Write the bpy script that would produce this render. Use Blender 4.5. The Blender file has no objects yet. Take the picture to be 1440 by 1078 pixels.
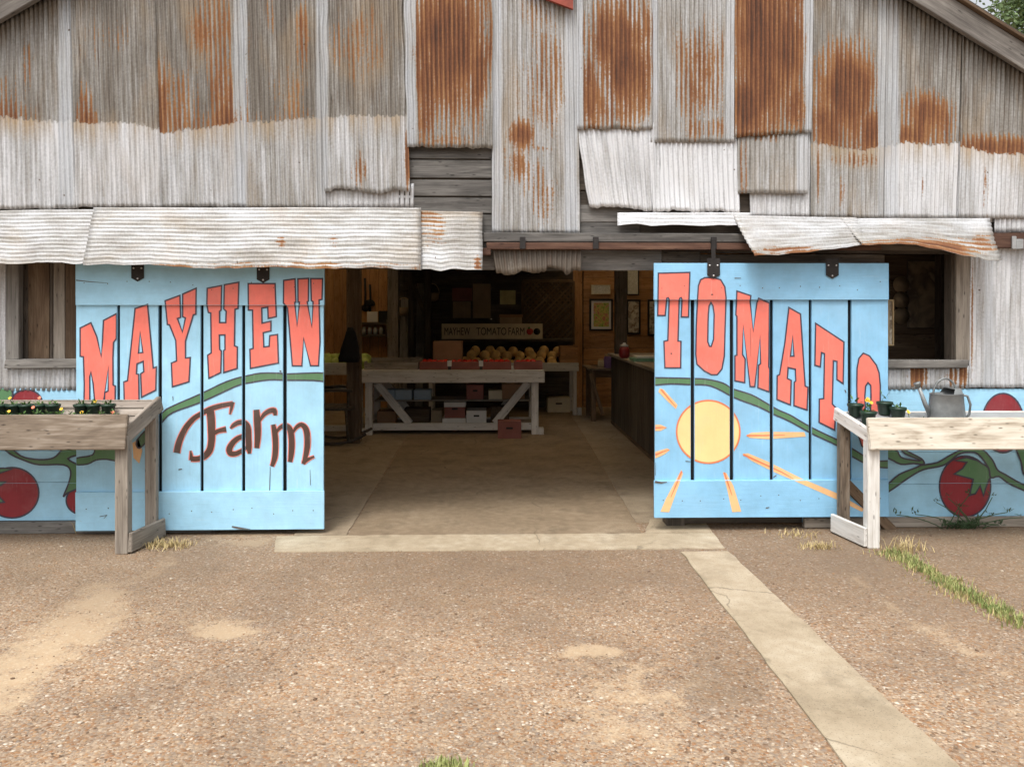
import bpy, bmesh, math, random
from mathutils import Vector, Matrix, noise
from mathutils.geometry import tessellate_polygon
R = math.radians
random.seed(7)
SC = bpy.context.scene
COL = SC.collection

# ------------------------------------------------------------------ camera, sky, sun, exposure
F, CX, HY, D, EYE, YAW = 1120.0, 720.0, 440.0, 5.934, 1.6, R(1.48)
cam_d = bpy.data.cameras.new('camera'); cam = bpy.data.objects.new('camera', cam_d); COL.objects.link(cam)
cam.location = (0, -D, EYE); cam.rotation_euler = (R(90), 0, -YAW)
cam_d.sensor_width = 36; cam_d.lens = 36 * F / 1440; cam_d.shift_y = -(539 - HY) / 1440
cam_d.clip_start = 0.05; cam_d.clip_end = 1000
SC.camera = cam
SUN_EL, SUN_AZ = 60, 200          # azimuth: compass angle from +Y clockwise, where the sun stands
w = bpy.data.worlds.new('World'); SC.world = w; w.use_nodes = True
wn = w.node_tree.nodes; wl = w.node_tree.links
sky = wn.new('ShaderNodeTexSky'); sky.sky_type = 'NISHITA'; sky.sun_disc = False
sky.sun_elevation = R(SUN_EL); sky.sun_rotation = R(SUN_AZ); sky.dust_density = 6.0; sky.air_density = 1.0; sky.ozone_density = 1.0
hs = wn.new('ShaderNodeHueSaturation'); hs.inputs['Saturation'].default_value = 0.2; hs.inputs['Value'].default_value = 1.3
bgn = wn['Background']; bgn.inputs['Strength'].default_value = 0.14
wl.new(sky.outputs[0], hs.inputs['Color']); wl.new(hs.outputs[0], bgn.inputs['Color'])
sun_d = bpy.data.lights.new('sun', 'SUN'); sun_d.energy = 1.0; sun_d.angle = R(16); sun_d.color = (1, .96, .9)
sun = bpy.data.objects.new('sun', sun_d); COL.objects.link(sun)
sd = Vector((math.sin(R(SUN_AZ)) * math.cos(R(SUN_EL)), math.cos(R(SUN_AZ)) * math.cos(R(SUN_EL)), math.sin(R(SUN_EL))))
sun.rotation_euler = sd.to_track_quat('Z', 'Y').to_euler(); sun.location = sd * 30
SC.view_settings.view_transform = 'Standard'; SC.view_settings.look = 'None'
SC.view_settings.exposure = 0.48; SC.view_settings.gamma = 1
SC.render.engine = 'CYCLES'; SC.cycles.use_denoising = True
SC.cycles.max_bounces = 10; SC.cycles.diffuse_bounces = 6; SC.cycles.transmission_bounces = 8; SC.cycles.sample_clamp_indirect = 6

# ------------------------------------------------------------------ pixel -> place
_fw = Vector((math.sin(YAW), math.cos(YAW), 0)); _rt = Vector((math.cos(YAW), -math.sin(YAW), 0))
def ray(u, v): return _fw + _rt * ((u - CX) / F) + Vector((0, 0, (HY - v) / F))
def P(u, v, Y=0.0):
    d = ray(u, v); return Vector((0, -D, EYE)) + d * ((Y + D) / d.y)
def G(u, v, z=0.0):
    d = ray(u, v); return Vector((0, -D, EYE)) + d * ((z - EYE) / d.z)
def PX(p):                        # inverse of P, for the maps of stains
    q = Vector(p) - Vector((0, -D, EYE)); dep = q.dot(_fw)
    return CX + F * q.dot(_rt) / dep, HY - F * q.z / dep

# ------------------------------------------------------------------ node helper and materials
class NT:
    def __init__(s, name):
        s.m = bpy.data.materials.new(name); s.m.use_nodes = True
        s.t = s.m.node_tree; s.b = s.t.nodes['Principled BSDF']
    def n(s, typ, **kw):
        x = s.t.nodes.new('ShaderNode' + typ)
        for k, v in kw.items(): setattr(x, k, v)
        return x
    def set(s, sock, v):
        if isinstance(v, bpy.types.NodeSocket): s.t.links.new(v, sock)
        elif v is not None:
            if hasattr(sock.default_value, '__len__') and len(sock.default_value) == 4 and len(v) == 3: v = (*v, 1)
            sock.default_value = v
    def math(s, op, a, b=None, clamp=False):
        x = s.n('Math', operation=op, use_clamp=clamp); s.set(x.inputs[0], a)
        if b is not None: s.set(x.inputs[1], b)
        return x.outputs[0]
    def mix(s, f, a, b, blend='MIX'):
        x = s.n('Mix', data_type='RGBA', blend_type=blend); s.set(x.inputs[0], f); s.set(x.inputs[6], a); s.set(x.inputs[7], b); return x.outputs[2]
    def ramp(s, f, stops):
        x = s.n('ValToRGB'); e = x.color_ramp.elements
        while len(e) < len(stops): e.new(.5)
        for q, (p, c) in zip(e, stops): q.position = p; q.color = (*c, 1)
        s.set(x.inputs[0], f); return x.outputs[0]
    def rng(s, f, a, b, c=0., d=1.):
        x = s.n('MapRange'); s.set(x.inputs[0], f)
        for i, v in enumerate((a, b, c, d)): x.inputs[i + 1].default_value = v
        return x.outputs[0]
    def noise(s, vec, scale=1., detail=4., rough=.6, dist=0.):
        x = s.n('TexNoise'); s.set(x.inputs['Vector'], vec); x.inputs['Scale'].default_value = scale
        x.inputs['Detail'].default_value = detail; x.inputs['Roughness'].default_value = rough; x.inputs['Distortion'].default_value = dist
        return x.outputs[0]
    def mapv(s, vec, scale=(1, 1, 1), loc=None):
        x = s.n('Mapping'); s.set(x.inputs[0], vec); x.inputs['Scale'].default_value = scale
        if loc is not None: s.set(x.inputs['Location'], loc)
        return x.outputs[0]
    def obj(s):                   # object coordinates, shifted by a random amount for each object
        tc = s.n('TexCoord').outputs['Object']; r = s.n('ObjectInfo').outputs['Random']
        v = s.n('VectorMath', operation='ADD'); s.set(v.inputs[0], tc)
        c = s.n('CombineXYZ'); s.set(c.inputs[0], s.math('MULTIPLY', r, 37.)); s.set(c.inputs[1], s.math('MULTIPLY', r, 11.)); s.set(c.inputs[2], s.math('MULTIPLY', r, 23.))
        s.set(v.inputs[1], c.outputs[0]); return v.outputs[0]
    def world(s): return s.n('NewGeometry').outputs['Position']
    def bump(s, h, strength=.3, dist=.01):
        x = s.n('Bump'); s.set(x.inputs['Height'], h); x.inputs['Strength'].default_value = strength; x.inputs['Distance'].default_value = dist
        s.set(s.b.inputs['Normal'], x.outputs[0])
    def done(s, col, rough=.7, metal=0., spec=.5):
        s.set(s.b.inputs['Base Color'], col); s.set(s.b.inputs['Roughness'], rough); s.set(s.b.inputs['Metallic'], metal)
        s.b.inputs['Specular IOR Level'].default_value = spec
        return s.m

def m_wood(name, lo, mid, hi, grain=1., rough=.8, bump=.35, blotch=.5, tint_var=.25):
    s = NT(name); o = s.obj()
    g = s.noise(s.mapv(o, (1.6, 34 * grain, 34 * grain)), 1., 6., .65, .6)
    b = s.noise(s.mapv(o, (1.8, 7, 7)), 1., 4., .6, 1.2)
    f = s.noise(s.mapv(o, (6, 160 * grain, 160 * grain)), 1., 2., .5)
    v = s.math('ADD', s.math('MULTIPLY', g, 1 - blotch), s.math('MULTIPLY', b, blotch))
    v = s.math('ADD', v, s.math('MULTIPLY', s.math('SUBTRACT', f, .5), .25))
    c = s.ramp(v, [(.3, lo), (.5, mid), (.68, hi)])
    vo = s.n('TexVoronoi'); s.set(vo.inputs['Vector'], s.mapv(o, (1.9, 6, 6))); kd = s.math('ADD', vo.outputs['Distance'], s.math('MULTIPLY', s.math('SUBTRACT', b, .5), .25))
    c = s.mix(s.rng(kd, .19, .07, 0., .8), c, tuple(x * .45 for x in lo))
    rnd = s.n('ObjectInfo').outputs['Random']
    c = s.mix(1., c, s.ramp(rnd, [(0, (1 - tint_var,) * 3), (1, (1 + tint_var * .4,) * 3)]), 'MULTIPLY')
    s.bump(s.math('ADD', g, f), bump, .006)
    return s.done(c, rough, spec=.3)

def m_paint(name, col, wood=(.2, .17, .14), wear=.60, dirt=.12, rough=.55, vary=.1, grain=(60, 60, 4)):
    s = NT(name); o = s.world()
    a = s.noise(s.mapv(o, (5, 5, 5)), 1., 5., .65); b = s.noise(s.mapv(o, grain), 1., 5., .65, .5); fine = s.noise(o, 120., 2.)
    c2 = tuple(x * (1 - vary * 2.2) for x in col)
    c = s.mix(s.rng(a, .3, .7), col, c2)
    c = s.mix(s.math('MULTIPLY', s.rng(b, .5, .8), dirt), c, (.12, .1, .08))
    k = s.math('ADD', s.math('MULTIPLY', a, .6), s.math('MULTIPLY', b, .4)); k = s.math('ADD', k, s.math('MULTIPLY', s.math('SUBTRACT', fine, .5), .25))
    c = s.mix(s.rng(b, .38, .26, 0., .16), c, (.8, .8, .78))
    c = s.mix(s.rng(k, wear + .045, wear + .075), c, wood)
    big = s.noise(o, 2.2, 5., .65); c = s.mix(s.rng(big, .50, .72, 0., .34), c, tuple(.55 * x + .12 for x in col))
    s.bump(s.math('ADD', b, s.math('MULTIPLY', fine, .4)), .4, .004)
    return s.done(c, rough, spec=.35)

def m_plain(name, col, rough=.6, vary=.15, scale=8., metal=0., bump=0., spec=.4):
    s = NT(name); o = s.obj(); a = s.noise(o, scale, 4.)
    c = s.mix(s.rng(a, .3, .7), tuple(x * (1 - vary) for x in col), tuple(min(1, x * (1 + vary)) for x in col))
    if bump: s.bump(s.noise(o, scale * 4, 3.), bump, .005)
    return s.done(c, rough, metal, spec)

def m_metal():
    s = NT('corrugated_iron')
    at = s.n('Attribute', attribute_name='stain'); sp = s.n('SeparateColor'); s.set(sp.inputs[0], at.outputs['Color'])
    r, g, b = sp.outputs
    uv = s.n('UVMap', uv_map='UVMap').outputs[0]
    n1 = s.noise(s.mapv(uv, (42, 2.2, 1)), 1., 6., .6, .3); n2 = s.noise(uv, 5., 5., .6); n3 = s.noise(uv, 55., 3., .6)
    n4 = s.noise(s.mapv(uv, (9, 1.1, 1), (3.3, 1.7, 0)), 1., 5., .6, .2)
    def cen(x, k): return s.math('MULTIPLY', s.math('SUBTRACT', x, .5), k)
    def att(n): return s.n('Attribute', attribute_name=n).outputs['Fac']
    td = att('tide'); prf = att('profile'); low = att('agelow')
    td = s.math('ADD', td, s.math('ADD', cen(n3, 9.), s.math('MULTIPLY', prf, 1.2)))
    up = s.rng(td, -1.2, 1.2)                          # 1 above the tide line, 0 below
    g = s.math('ADD', s.math('MULTIPLY', g, up), s.math('MULTIPLY', low, s.math('SUBTRACT', 1., up)))
    n5 = s.noise(s.mapv(uv, (3.2, 1.3, 1), (9.1, 4.2, 0)), 1., 6., .62, .6)
    n6 = s.noise(s.mapv(uv, (80, 3.0, 1), (1.1, 8.2, 0)), 1., 5., .62, .25)
    age = s.math('ADD', s.math('ADD', g, cen(n1, .85)), s.math('ADD', cen(n4, .95), cen(n3, .45)), True)
    base = s.ramp(age, [(0, (.56, .57, .585)), (.2, (.42, .425, .432)), (.42, (.29, .282, .265)), (.68, (.175, .158, .135)), (1, (.085, .068, .052))])
    base = s.mix(s.math('MULTIPLY', s.rng(n5, .48, .70, 0., .65), s.math('MULTIPLY', s.rng(g, .1, .5, .3, 1.), s.rng(g, 1.1, .85))), base, s.mix(.55, base, (.34, .235, .125)))
    base = s.mix(s.math('MULTIPLY', s.rng(n6, .56, .68, 0., .8), s.rng(g, .25, .7, .12, 1.)), base, (.08, .045, .028))
    base = s.mix(s.math('MULTIPLY', s.rng(n6, .42, .32, 0., .5), s.rng(g, .7, .2)), base, (.66, .665, .67))
    under = s.math('MULTIPLY', s.rng(td, -34., -1.), s.math('SUBTRACT', 1., up))
    base = s.mix(s.math('MULTIPLY', under, s.rng(n4, .35, .65, 0., .75)), base, (.36, .25, .125))
    base = s.mix(s.math('MULTIPLY', b, .4), base, s.mix(s.rng(n4, .3, .7), (.30, .33, .365), (.50, .525, .55)))
    r = s.math('MAXIMUM', s.math('MULTIPLY', r, up), at.outputs['Alpha'])
    edge_ = s.math('MULTIPLY', s.rng(td, 26., 0.), up)   # a rusty brim just above the line
    r = s.math('ADD', r, s.math('MULTIPLY', s.math('MULTIPLY', edge_, s.rng(td, 60., 40.)), .22))
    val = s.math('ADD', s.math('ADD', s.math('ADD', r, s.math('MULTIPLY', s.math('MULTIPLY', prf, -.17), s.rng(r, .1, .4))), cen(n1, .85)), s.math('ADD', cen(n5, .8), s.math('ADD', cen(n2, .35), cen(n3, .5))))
    fac = s.rng(val, .38, .54)
    deep = s.math('ADD', s.math('MULTIPLY', val, .72), s.math('ADD', cen(n4, .6), cen(n6, .5)), True)
    rc = s.ramp(deep, [(.18, (.29, .195, .105)), (.38, (.25, .12, .048)), (.6, (.15, .058, .025)), (.9, (.06, .027, .016))])
    col = s.mix(fac, base, rc)
    # nail heads and pin holes with a rusty ring
    vo = s.n('TexVoronoi'); s.set(vo.inputs['Vector'], uv); vo.inputs['Scale'].default_value = 7.
    dot = s.math('MULTIPLY', s.rng(vo.outputs['Distance'], .055, .03), s.rng(n2, .48, .56))
    col = s.mix(dot, col, (.07, .04, .025))
    s.bump(s.math('ADD', n3, n2), .18, .006)
    return s.done(col, s.rng(fac, 0, 1, .5, .85), s.rng(fac, 0, 1, .25, 0.), .4)

def m_ground():
    s = NT('pebbled_concrete'); p = s.world()
    at = s.n('Attribute', attribute_name='soil'); sp = s.n('SeparateColor'); s.set(sp.inputs[0], at.outputs['Color'])
    sand, dark, _b = sp.outputs
    flat = s.mapv(p, (1, 1, 0))
    def peb(scale):
        vo = s.n('TexVoronoi'); s.set(vo.inputs['Vector'], flat); vo.inputs['Scale'].default_value = scale; return vo
    v1 = peb(72.); v2 = peb(130.)
    n1 = s.noise(flat, 1.4, 5., .6); n2 = s.noise(flat, 7., 5., .65); n3 = s.noise(flat, 90., 3.)
    h = s.n('SeparateColor'); s.set(h.inputs[0], v1.outputs['Color'])
    h2 = s.n('SeparateColor'); s.set(h2.inputs[0], v2.outputs['Color'])
    stops = [(0, (.06, .036, .022)), (.15, (.30, .13, .045)), (.35, (.40, .25, .13)), (.55, (.25, .205, .165)), (.75, (.45, .335, .225)), (.93, (.50, .40, .29)), (1, (.74, .68, .57))]
    c = s.mix(s.math('GREATER_THAN', h.outputs[2], .45), s.ramp(h2.outputs[0], stops), s.ramp(h.outputs[0], stops))
    edge = s.rng(v1.outputs['Distance'], .30, .62)
    c = s.mix(s.math('MULTIPLY', edge, .5), c, (.235, .17, .115))
    n0 = s.noise(flat, .55, 4., .6); c = s.mix(s.rng(n0, .40, .62, .0, .34), c, (.17, .125, .09)); c = s.mix(s.rng(n0, .50, .34, .0, .18), c, (.48, .36, .25)); c = s.mix(s.rng(n1, .3, .6, .42, .0), c, (.13, .095, .07)); c = s.mix(s.rng(n2, .45, .75, 0., .22), c, (.42, .28, .16))
    k = s.math('ADD', sand, s.math('ADD', s.math('MULTIPLY', s.math('SUBTRACT', n2, .5), 1.3), s.math('MULTIPLY', s.math('SUBTRACT', n3, .5), .9)))
    sc = s.mix(n2, (.44, .32, .195), (.54, .42, .28))
    sf = s.rng(k, .40, .68); c = s.mix(s.math('MULTIPLY', sf, .68), c, sc)
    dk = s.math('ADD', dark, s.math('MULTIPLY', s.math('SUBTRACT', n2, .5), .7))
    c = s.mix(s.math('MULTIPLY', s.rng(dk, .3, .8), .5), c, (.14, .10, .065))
    hh = s.math('SUBTRACT', 1., v1.outputs['Distance']); hh = s.math('MULTIPLY', hh, s.math('SUBTRACT', 1.05, sf))
    s.bump(s.math('ADD', hh, s.math('MULTIPLY', n3, .4)), .55, .008)
    return s.done(c, .85, spec=.25)

def m_concrete(name, a, b, c_):
    s = NT(name); p = s.mapv(s.world(), (1, 1, 0)); n1 = s.noise(p, 1.7, 6., .65); n2 = s.noise(p, 14., 5., .6); n3 = s.noise(p, 110., 3.)
    v = s.math('ADD', s.math('MULTIPLY', n1, .55), s.math('ADD', s.math('MULTIPLY', n2, .3), s.math('MULTIPLY', n3, .15)))
    s.bump(s.math('ADD', n2, n3), .3, .005)
    q = s.n('VectorMath', operation='ADD'); s.set(q.inputs[0], p); nz = s.n('TexNoise'); s.set(nz.inputs['Vector'], p); nz.inputs['Scale'].default_value = 3.; nz.inputs['Detail'].default_value = 5.
    sc_ = s.n('VectorMath', operation='SCALE'); s.set(sc_.inputs[0], nz.outputs['Color']); sc_.inputs['Scale'].default_value = .35; s.set(q.inputs[1], sc_.outputs[0])
    vo = s.n('TexVoronoi', feature='DISTANCE_TO_EDGE'); s.set(vo.inputs['Vector'], q.outputs[0]); vo.inputs['Scale'].default_value = .45
    col = s.ramp(v, [(.33, a), (.5, b), (.66, c_)])
    col = s.mix(s.rng(s.noise(p, 3.1, 5., .7), .52, .72, 0., .55), col, tuple(x * .55 for x in a))
    col = s.mix(s.rng(n3, .56, .66, 0., .6), col, tuple(x * .5 for x in a))
    col = s.mix(s.math('MULTIPLY', s.rng(vo.outputs['Distance'], .0045, .001, 0., .55), s.rng(n1, .47, .56)), col, tuple(x * .4 for x in a))
    rim = s.math('ADD', s.n('Attribute', attribute_name='rim').outputs['Fac'], s.math('ADD', s.math('MULTIPLY', s.math('SUBTRACT', n2, .5), 1.6), s.math('MULTIPLY', s.math('SUBTRACT', n3, .5), 1.6)))
    col = s.mix(s.rng(rim, .55, .8, 0., .8), col, s.mix(s.rng(n3, .4, .6), (.17, .115, .07), (.40, .29, .18)))
    return s.done(col, .85, spec=.2)

def m_leaf(name, a, b):
    s = NT(name); r = s.noise(s.world(), 9., 3.); s.done(s.mix(s.rng(r, .3, .7), a, b), .55, spec=.3)
    return s.m

def m_art(name, cols, scale=9., border=None):
    s = NT(name); o = s.obj(); n = s.noise(o, scale, 3., .5, .8); return s.done(s.ramp(n, [(.25 + .5 * i / (len(cols) - 1), c) for i, c in enumerate(cols)]), .5)

M = dict(
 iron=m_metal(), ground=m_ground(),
 strip=m_concrete('pale_concrete', (.26, .205, .135), (.385, .315, .22), (.49, .42, .315)),
 slab=m_concrete('floor_concrete', (.20, .155, .105), (.29, .23, .16), (.37, .305, .22)),
 slabp=m_concrete('worn_floor', (.165, .12, .078), (.245, .185, .122), (.325, .255, .175)),
 grey=m_wood('grey_barn_wood', (.085, .078, .07), (.19, .178, .162), (.32, .305, .28)),
 greyd=m_wood('dark_grey_barn_wood', (.04, .038, .036), (.115, .108, .10), (.22, .21, .195)),
 rakew=m_wood('rake_board_wood', (.07, .062, .056), (.165, .15, .135), (.28, .26, .235)),
 dark=m_wood('dark_old_wood', (.035, .028, .022), (.085, .068, .053), (.16, .132, .104)),
 brown=m_wood('brown_old_wood', (.06, .035, .02), (.13, .085, .052), (.22, .16, .105)),
 tabl=m_wood('table_wood', (.05, .036, .026), (.175, .135, .098), (.33, .28, .225), .6, .75, .3, .6, .15),
 tablg=m_wood('table_grey_wood', (.12, .10, .08), (.26, .225, .185), (.38, .34, .29), .8, .75, .3, .4, .15),
 bleach=m_wood('bleached_wood', (.22, .17, .11), (.56, .50, .41), (.68, .64, .56), .5, .7, .25, .65, .1),
 whitew=m_wood('white_painted_wood', (.42, .38, .33), (.66, .64, .60), (.76, .74, .70), .8, .6, .25, .4, .1),
 pine=m_wood('pine_wood', (.20, .09, .03), (.42, .22, .09), (.52, .30, .135), .5, .6, .15, .5, .2),
 blue=m_paint('blue_paint', (.37, .665, .86), (.30, .33, .34), .66, .10),
 blue2=m_paint('blue_paint_deep', (.27, .55, .79), (.16, .17, .17), .655, .10),
 blueh=m_paint('blue_paint_across', (.37, .665, .86), (.30, .33, .34), .66, .10, grain=(4, 60, 60)),
 blue2h=m_paint('blue_paint_deep_across', (.27, .55, .79), (.16, .17, .17), .655, .10, grain=(4, 60, 60)),
 coral=m_paint('coral_paint', (.88, .20, .15), (.62, .30, .24), .665, .08, .5, .1),
 line=m_paint('dark_line_paint', (.06, .05, .075), (.06, .05, .07), .75, 0.),
 crack=m_plain('bare_dark_wood', (.10, .085, .075), .9, .3, 40),
 green=m_paint('green_paint', (.10, .22, .10), (.08, .15, .09), .69, .08),
 red=m_paint('dark_red_paint', (.27, .026, .034), (.18, .03, .03), .69, .1),
 brownp=m_paint('brown_paint', (.082, .043, .031), (.2, .1, .08), .7, .03),
 pink=m_paint('pink_paint', (.75, .26, .22), (.6, .3, .3), .72, .0),
 yell=m_paint('sun_yellow_paint', (.90, .61, .28), (.85, .5, .22), .66, .03, .5, .05),
 orng=m_paint('sun_orange_paint', (.74, .22, .10), (.7, .3, .2), .7, .0),
 peach=m_paint('peach_paint', (.88, .52, .25), (.8, .5, .3), .7, .03),
 black=m_plain('black_steel', (.022, .019, .018), .6, .3, 30, .3),
 shadeblk=m_plain('shade_black', (.006, .007, .009), .9),  # near-black standing in for shade in door slots and can mouth
 steel=m_plain('galvanised_steel', (.46, .47, .47), .38, .2, 14, .75),
 can=m_plain('zinc_can', (.20, .212, .212), .5, .3, 9, .45),
 shelf=m_plain('grey_sheet_metal', (.35, .36, .36), .45, .15, 4, .35),
 bolt=m_plain('bolt_zinc', (.7, .7, .7), .4, .1, 8, .5),
 trackred=m_wood('rusty_track', (.04, .02, .014), (.09, .045, .03), (.16, .09, .06)),
 pot=m_plain('green_plastic', (.012, .035, .02), .42, .2, 6),
 soil=m_plain('potting_soil', (.03, .02, .014), .95, .4, 60, 0, .6),
 leaf=m_leaf('leaf_green', (.05, .11, .025), (.10, .19, .05)),
 tleaf=m_leaf('tree_leaf', (.06, .105, .035), (.15, .21, .085)),
 dry=m_leaf('dry_grass', (.36, .27, .12), (.5, .40, .20)),
 grass=m_leaf('green_grass', (.14, .19, .05), (.36, .37, .14)),
 weed=m_leaf('weed_green', (.03, .06, .025), (.07, .11, .05)),
 petal=m_plain('yellow_petal', (.68, .42, .03), .5), petalr=m_plain('coral_petal', (.75, .22, .12), .5),
 bark=m_wood('bark', (.04, .03, .02), (.09, .07, .05), (.15, .12, .09)),
 melon=m_plain('melon_skin', (.66, .44, .17), .6, .25, 12, 0, .3), tomato=m_plain('tomato_skin', (.55, .03, .015), .25, .2, 5),
 cabb=m_plain('pale_green_squash', (.34, .42, .10), .5, .3, 9), card=m_plain('cardboard', (.30, .17, .09), .8, .12, 4),
 cardr=m_plain('printed_carton', (.25, .09, .07), .7, .2, 5), white=m_plain('white_card', (.66, .65, .62), .6, .08, 3),
 bluec=m_plain('blue_grey_carton', (.30, .38, .45), .6, .1, 5), cream=m_plain('cream_paper', (.62, .55, .40), .7, .1, 5),
 tan=m_plain('tan_paper', (.36, .27, .17), .8, .15, 6), ynote=m_plain('yellow_paper', (.55, .52, .25), .7),
 ink=m_plain('black_ink', (.02, .018, .016), .7), signred=m_plain('sign_red', (.45, .04, .03), .6),
 frame=m_plain('black_frame', (.012, .011, .011), .4), goldf=m_plain('pale_wood_frame', (.5, .37, .2), .5),
 art1=m_art('garden_print', [(.05, .12, .03), (.25, .4, .06), (.6, .5, .15), (.5, .15, .1), (.6, .6, .55)], 14),
 art2=m_art('old_photo', [(.5, .45, .36), (.2, .15, .1), (.62, .58, .48), (.3, .22, .15)], 12),
 art3=m_art('pale_print', [(.75, .74, .68), (.5, .5, .42), (.8, .78, .72)], 30),
 poster=m_art('faded_poster', [(.34, .26, .16), (.26, .19, .12), (.10, .07, .05), (.38, .3, .2)], 7),
 redp=m_plain('red_plastic', (.2, .02, .022), .3), greenb=m_plain('green_book', (.15, .3, .2), .5), purp=m_plain('purple_tin', (.2, .12, .3), .5),
 rroof=m_plain('old_red_paint', (.25, .05, .03), .7, .3, 9), cloth=m_plain('black_cloth', (.012, .012, .013), .95, .2, 9),
 glass=m_plain('glass_jar', (.5, .5, .48), .15, .1, 3), stone=m_plain('pebble', (.24, .16, .10), .8, .5, .7),
)

def m_light_panel():  # warm translucent material of the added roof panels
    s = NT('added_panel_translucent'); t = s.t.nodes; tr = t.new('ShaderNodeBsdfTranslucent'); df = t.new('ShaderNodeBsdfDiffuse'); mx = t.new('ShaderNodeMixShader')
    c = s.mix(s.rng(s.noise(s.world(), 2., 4.), .3, .7), (.88, .76, .56), (.82, .68, .48)); s.set(tr.inputs[0], c); s.set(df.inputs[0], c); mx.inputs[0].default_value = .25
    s.t.links.new(tr.outputs[0], mx.inputs[1]); s.t.links.new(df.outputs[0], mx.inputs[2]); s.t.links.new(mx.outputs[0], t['Material Output'].inputs[0]); return s.m
M['lightpanel'] = m_light_panel()
# ------------------------------------------------------------------ object helpers
WM = {}                                                 # world matrices of everything placed
def place(o, mw, parent=None):
    WM[o] = mw
    if parent is not None:
        o.parent = parent; o.matrix_basis = WM[parent].inverted() @ mw
    else: o.matrix_basis = mw
    return o
def mk(name, me, mat, parent=None, mw=None):
    if mat is not None and not me.materials: me.materials.append(mat)
    o = bpy.data.objects.new(name, me); COL.objects.link(o)
    return place(o, mw if mw is not None else Matrix.Identity(4), parent)
def tag(o, label=None, cat=None, group=None, kind=None):
    for k, v in (('label', label), ('category', cat), ('group', group), ('kind', kind)):
        if v: o[k] = v
    return o
def root(name, loc, label, cat, group=None):
    o = bpy.data.objects.new(name, None); COL.objects.link(o); o.empty_display_size = .1
    place(o, Matrix.Translation(Vector(loc))); return tag(o, label, cat, group)
def from_bm(bm, name, smooth=False):
    bmesh.ops.recalc_face_normals(bm, faces=bm.faces[:])
    me = bpy.data.meshes.new(name); bm.to_mesh(me); bm.free()
    if smooth:
        for f in me.polygons: f.use_smooth = True
    return me
def box_mesh(l, w_, h, bev=.003, jit=0.):
    bm = bmesh.new(); bmesh.ops.create_cube(bm, size=1.)
    bmesh.ops.scale(bm, vec=(l, w_, h), verts=bm.verts[:])
    if jit:
        for v in bm.verts: v.co += Vector((random.uniform(-jit, jit) * 2, random.uniform(-jit, jit), random.uniform(-jit, jit)))
    b = min(bev, .3 * min(l, w_, h))
    if b > 0: bmesh.ops.bevel(bm, geom=bm.edges[:], offset=b, segments=1, affect='EDGES')
    return from_bm(bm, 'board')
def beam(name, p0, p1, w_, t, mat, parent=None, up=(0, 0, 1), bev=.004, jit=0.):
    """board from p0 to p1 (centre line); w_ across 'up', t along 'up'; grain runs along local X"""
    p0 = Vector(p0); p1 = Vector(p1); x = (p1 - p0); L = x.length; x.normalize()
    z = Vector(up); z = (z - x * z.dot(x))
    if z.length < 1e-4: z = Vector((0, 1, 0)) - x * x.y
    z.normalize(); y = z.cross(x)
    mw = Matrix((( x.x, y.x, z.x, 0), (x.y, y.y, z.y, 0), (x.z, y.z, z.z, 0), (0, 0, 0, 1)))
    mw = Matrix.Translation((p0 + p1) / 2) @ mw
    return mk(name, box_mesh(L, w_, t, bev, jit), mat, parent, mw)
def bx(name, a, b, mat, parent=None, bev=.004, jit=0.):
    """axis-aligned box between corners a and b, grain along its longest side"""
    a = Vector(a); b = Vector(b); lo = Vector(map(min, a, b)); hi = Vector(map(max, a, b)); c = (lo + hi) / 2; s = hi - lo
    k = max(range(3), key=lambda i: s[i]); e = Vector((0, 0, 0)); e[k] = s[k] / 2
    if k == 0: return beam(name, c - e, c + e, s.y, s.z, mat, parent, (0, 0, 1), bev, jit)
    if k == 1: return beam(name, c - e, c + e, s.x, s.z, mat, parent, (0, 0, 1), bev, jit)
    return beam(name, c - e, c + e, s.x, s.y, mat, parent, (0, 1, 0), bev, jit)
def pbox(name, u0, v0, u1, v1, Y, t, mat, parent=None, bev=.004, jit=0.):
    """box whose front face covers the pixel rectangle on plane Y, thickness t to the back"""
    a = P(u0, (v0 + v1) / 2, Y); b = P(u1, (v0 + v1) / 2, Y); z1 = P((u0 + u1) / 2, v0, Y).z; z0 = P((u0 + u1) / 2, v1, Y).z
    return bx(name, (a.x, Y, z0), (b.x, Y + t, z1), mat, parent, bev, jit)
def lathe(prof, seg=20, sx=1., sy=1.):
    bm = bmesh.new(); rings = []
    for r, z in prof:
        rings.append([bm.verts.new((sx * r * math.cos(2 * math.pi * i / seg), sy * r * math.sin(2 * math.pi * i / seg), z)) for i in range(seg)])
    for a, b in zip(rings, rings[1:]):
        for i in range(seg): bm.faces.new((a[i], a[(i + 1) % seg], b[(i + 1) % seg], b[i]))
    bm.faces.new(rings[0]); bm.faces.new(rings[-1])
    return from_bm(bm, 'lathe', True)
def tube(pts, r, seg=8, r1=None):
    bm = bmesh.new(); pts = [Vector(p) for p in pts]; rings = []
    for i, p in enumerate(pts):
        d = (pts[min(i + 1, len(pts) - 1)] - pts[max(i - 1, 0)]).normalized()
        a = d.cross(Vector((.31, .2, .93)));  a.normalize(); b = d.cross(a)
        rr = r if r1 is None else r + (r1 - r) * i / (len(pts) - 1)
        rings.append([bm.verts.new(p + (a * math.cos(2 * math.pi * k / seg) + b * math.sin(2 * math.pi * k / seg)) * rr) for k in range(seg)])
    for a, b in zip(rings, rings[1:]):
        for i in range(seg): bm.faces.new((a[i], a[(i + 1) % seg], b[(i + 1) % seg], b[i]))
    bm.faces.new(rings[0]); bm.faces.new(rings[-1])
    return from_bm(bm, 'tube', True)
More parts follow.
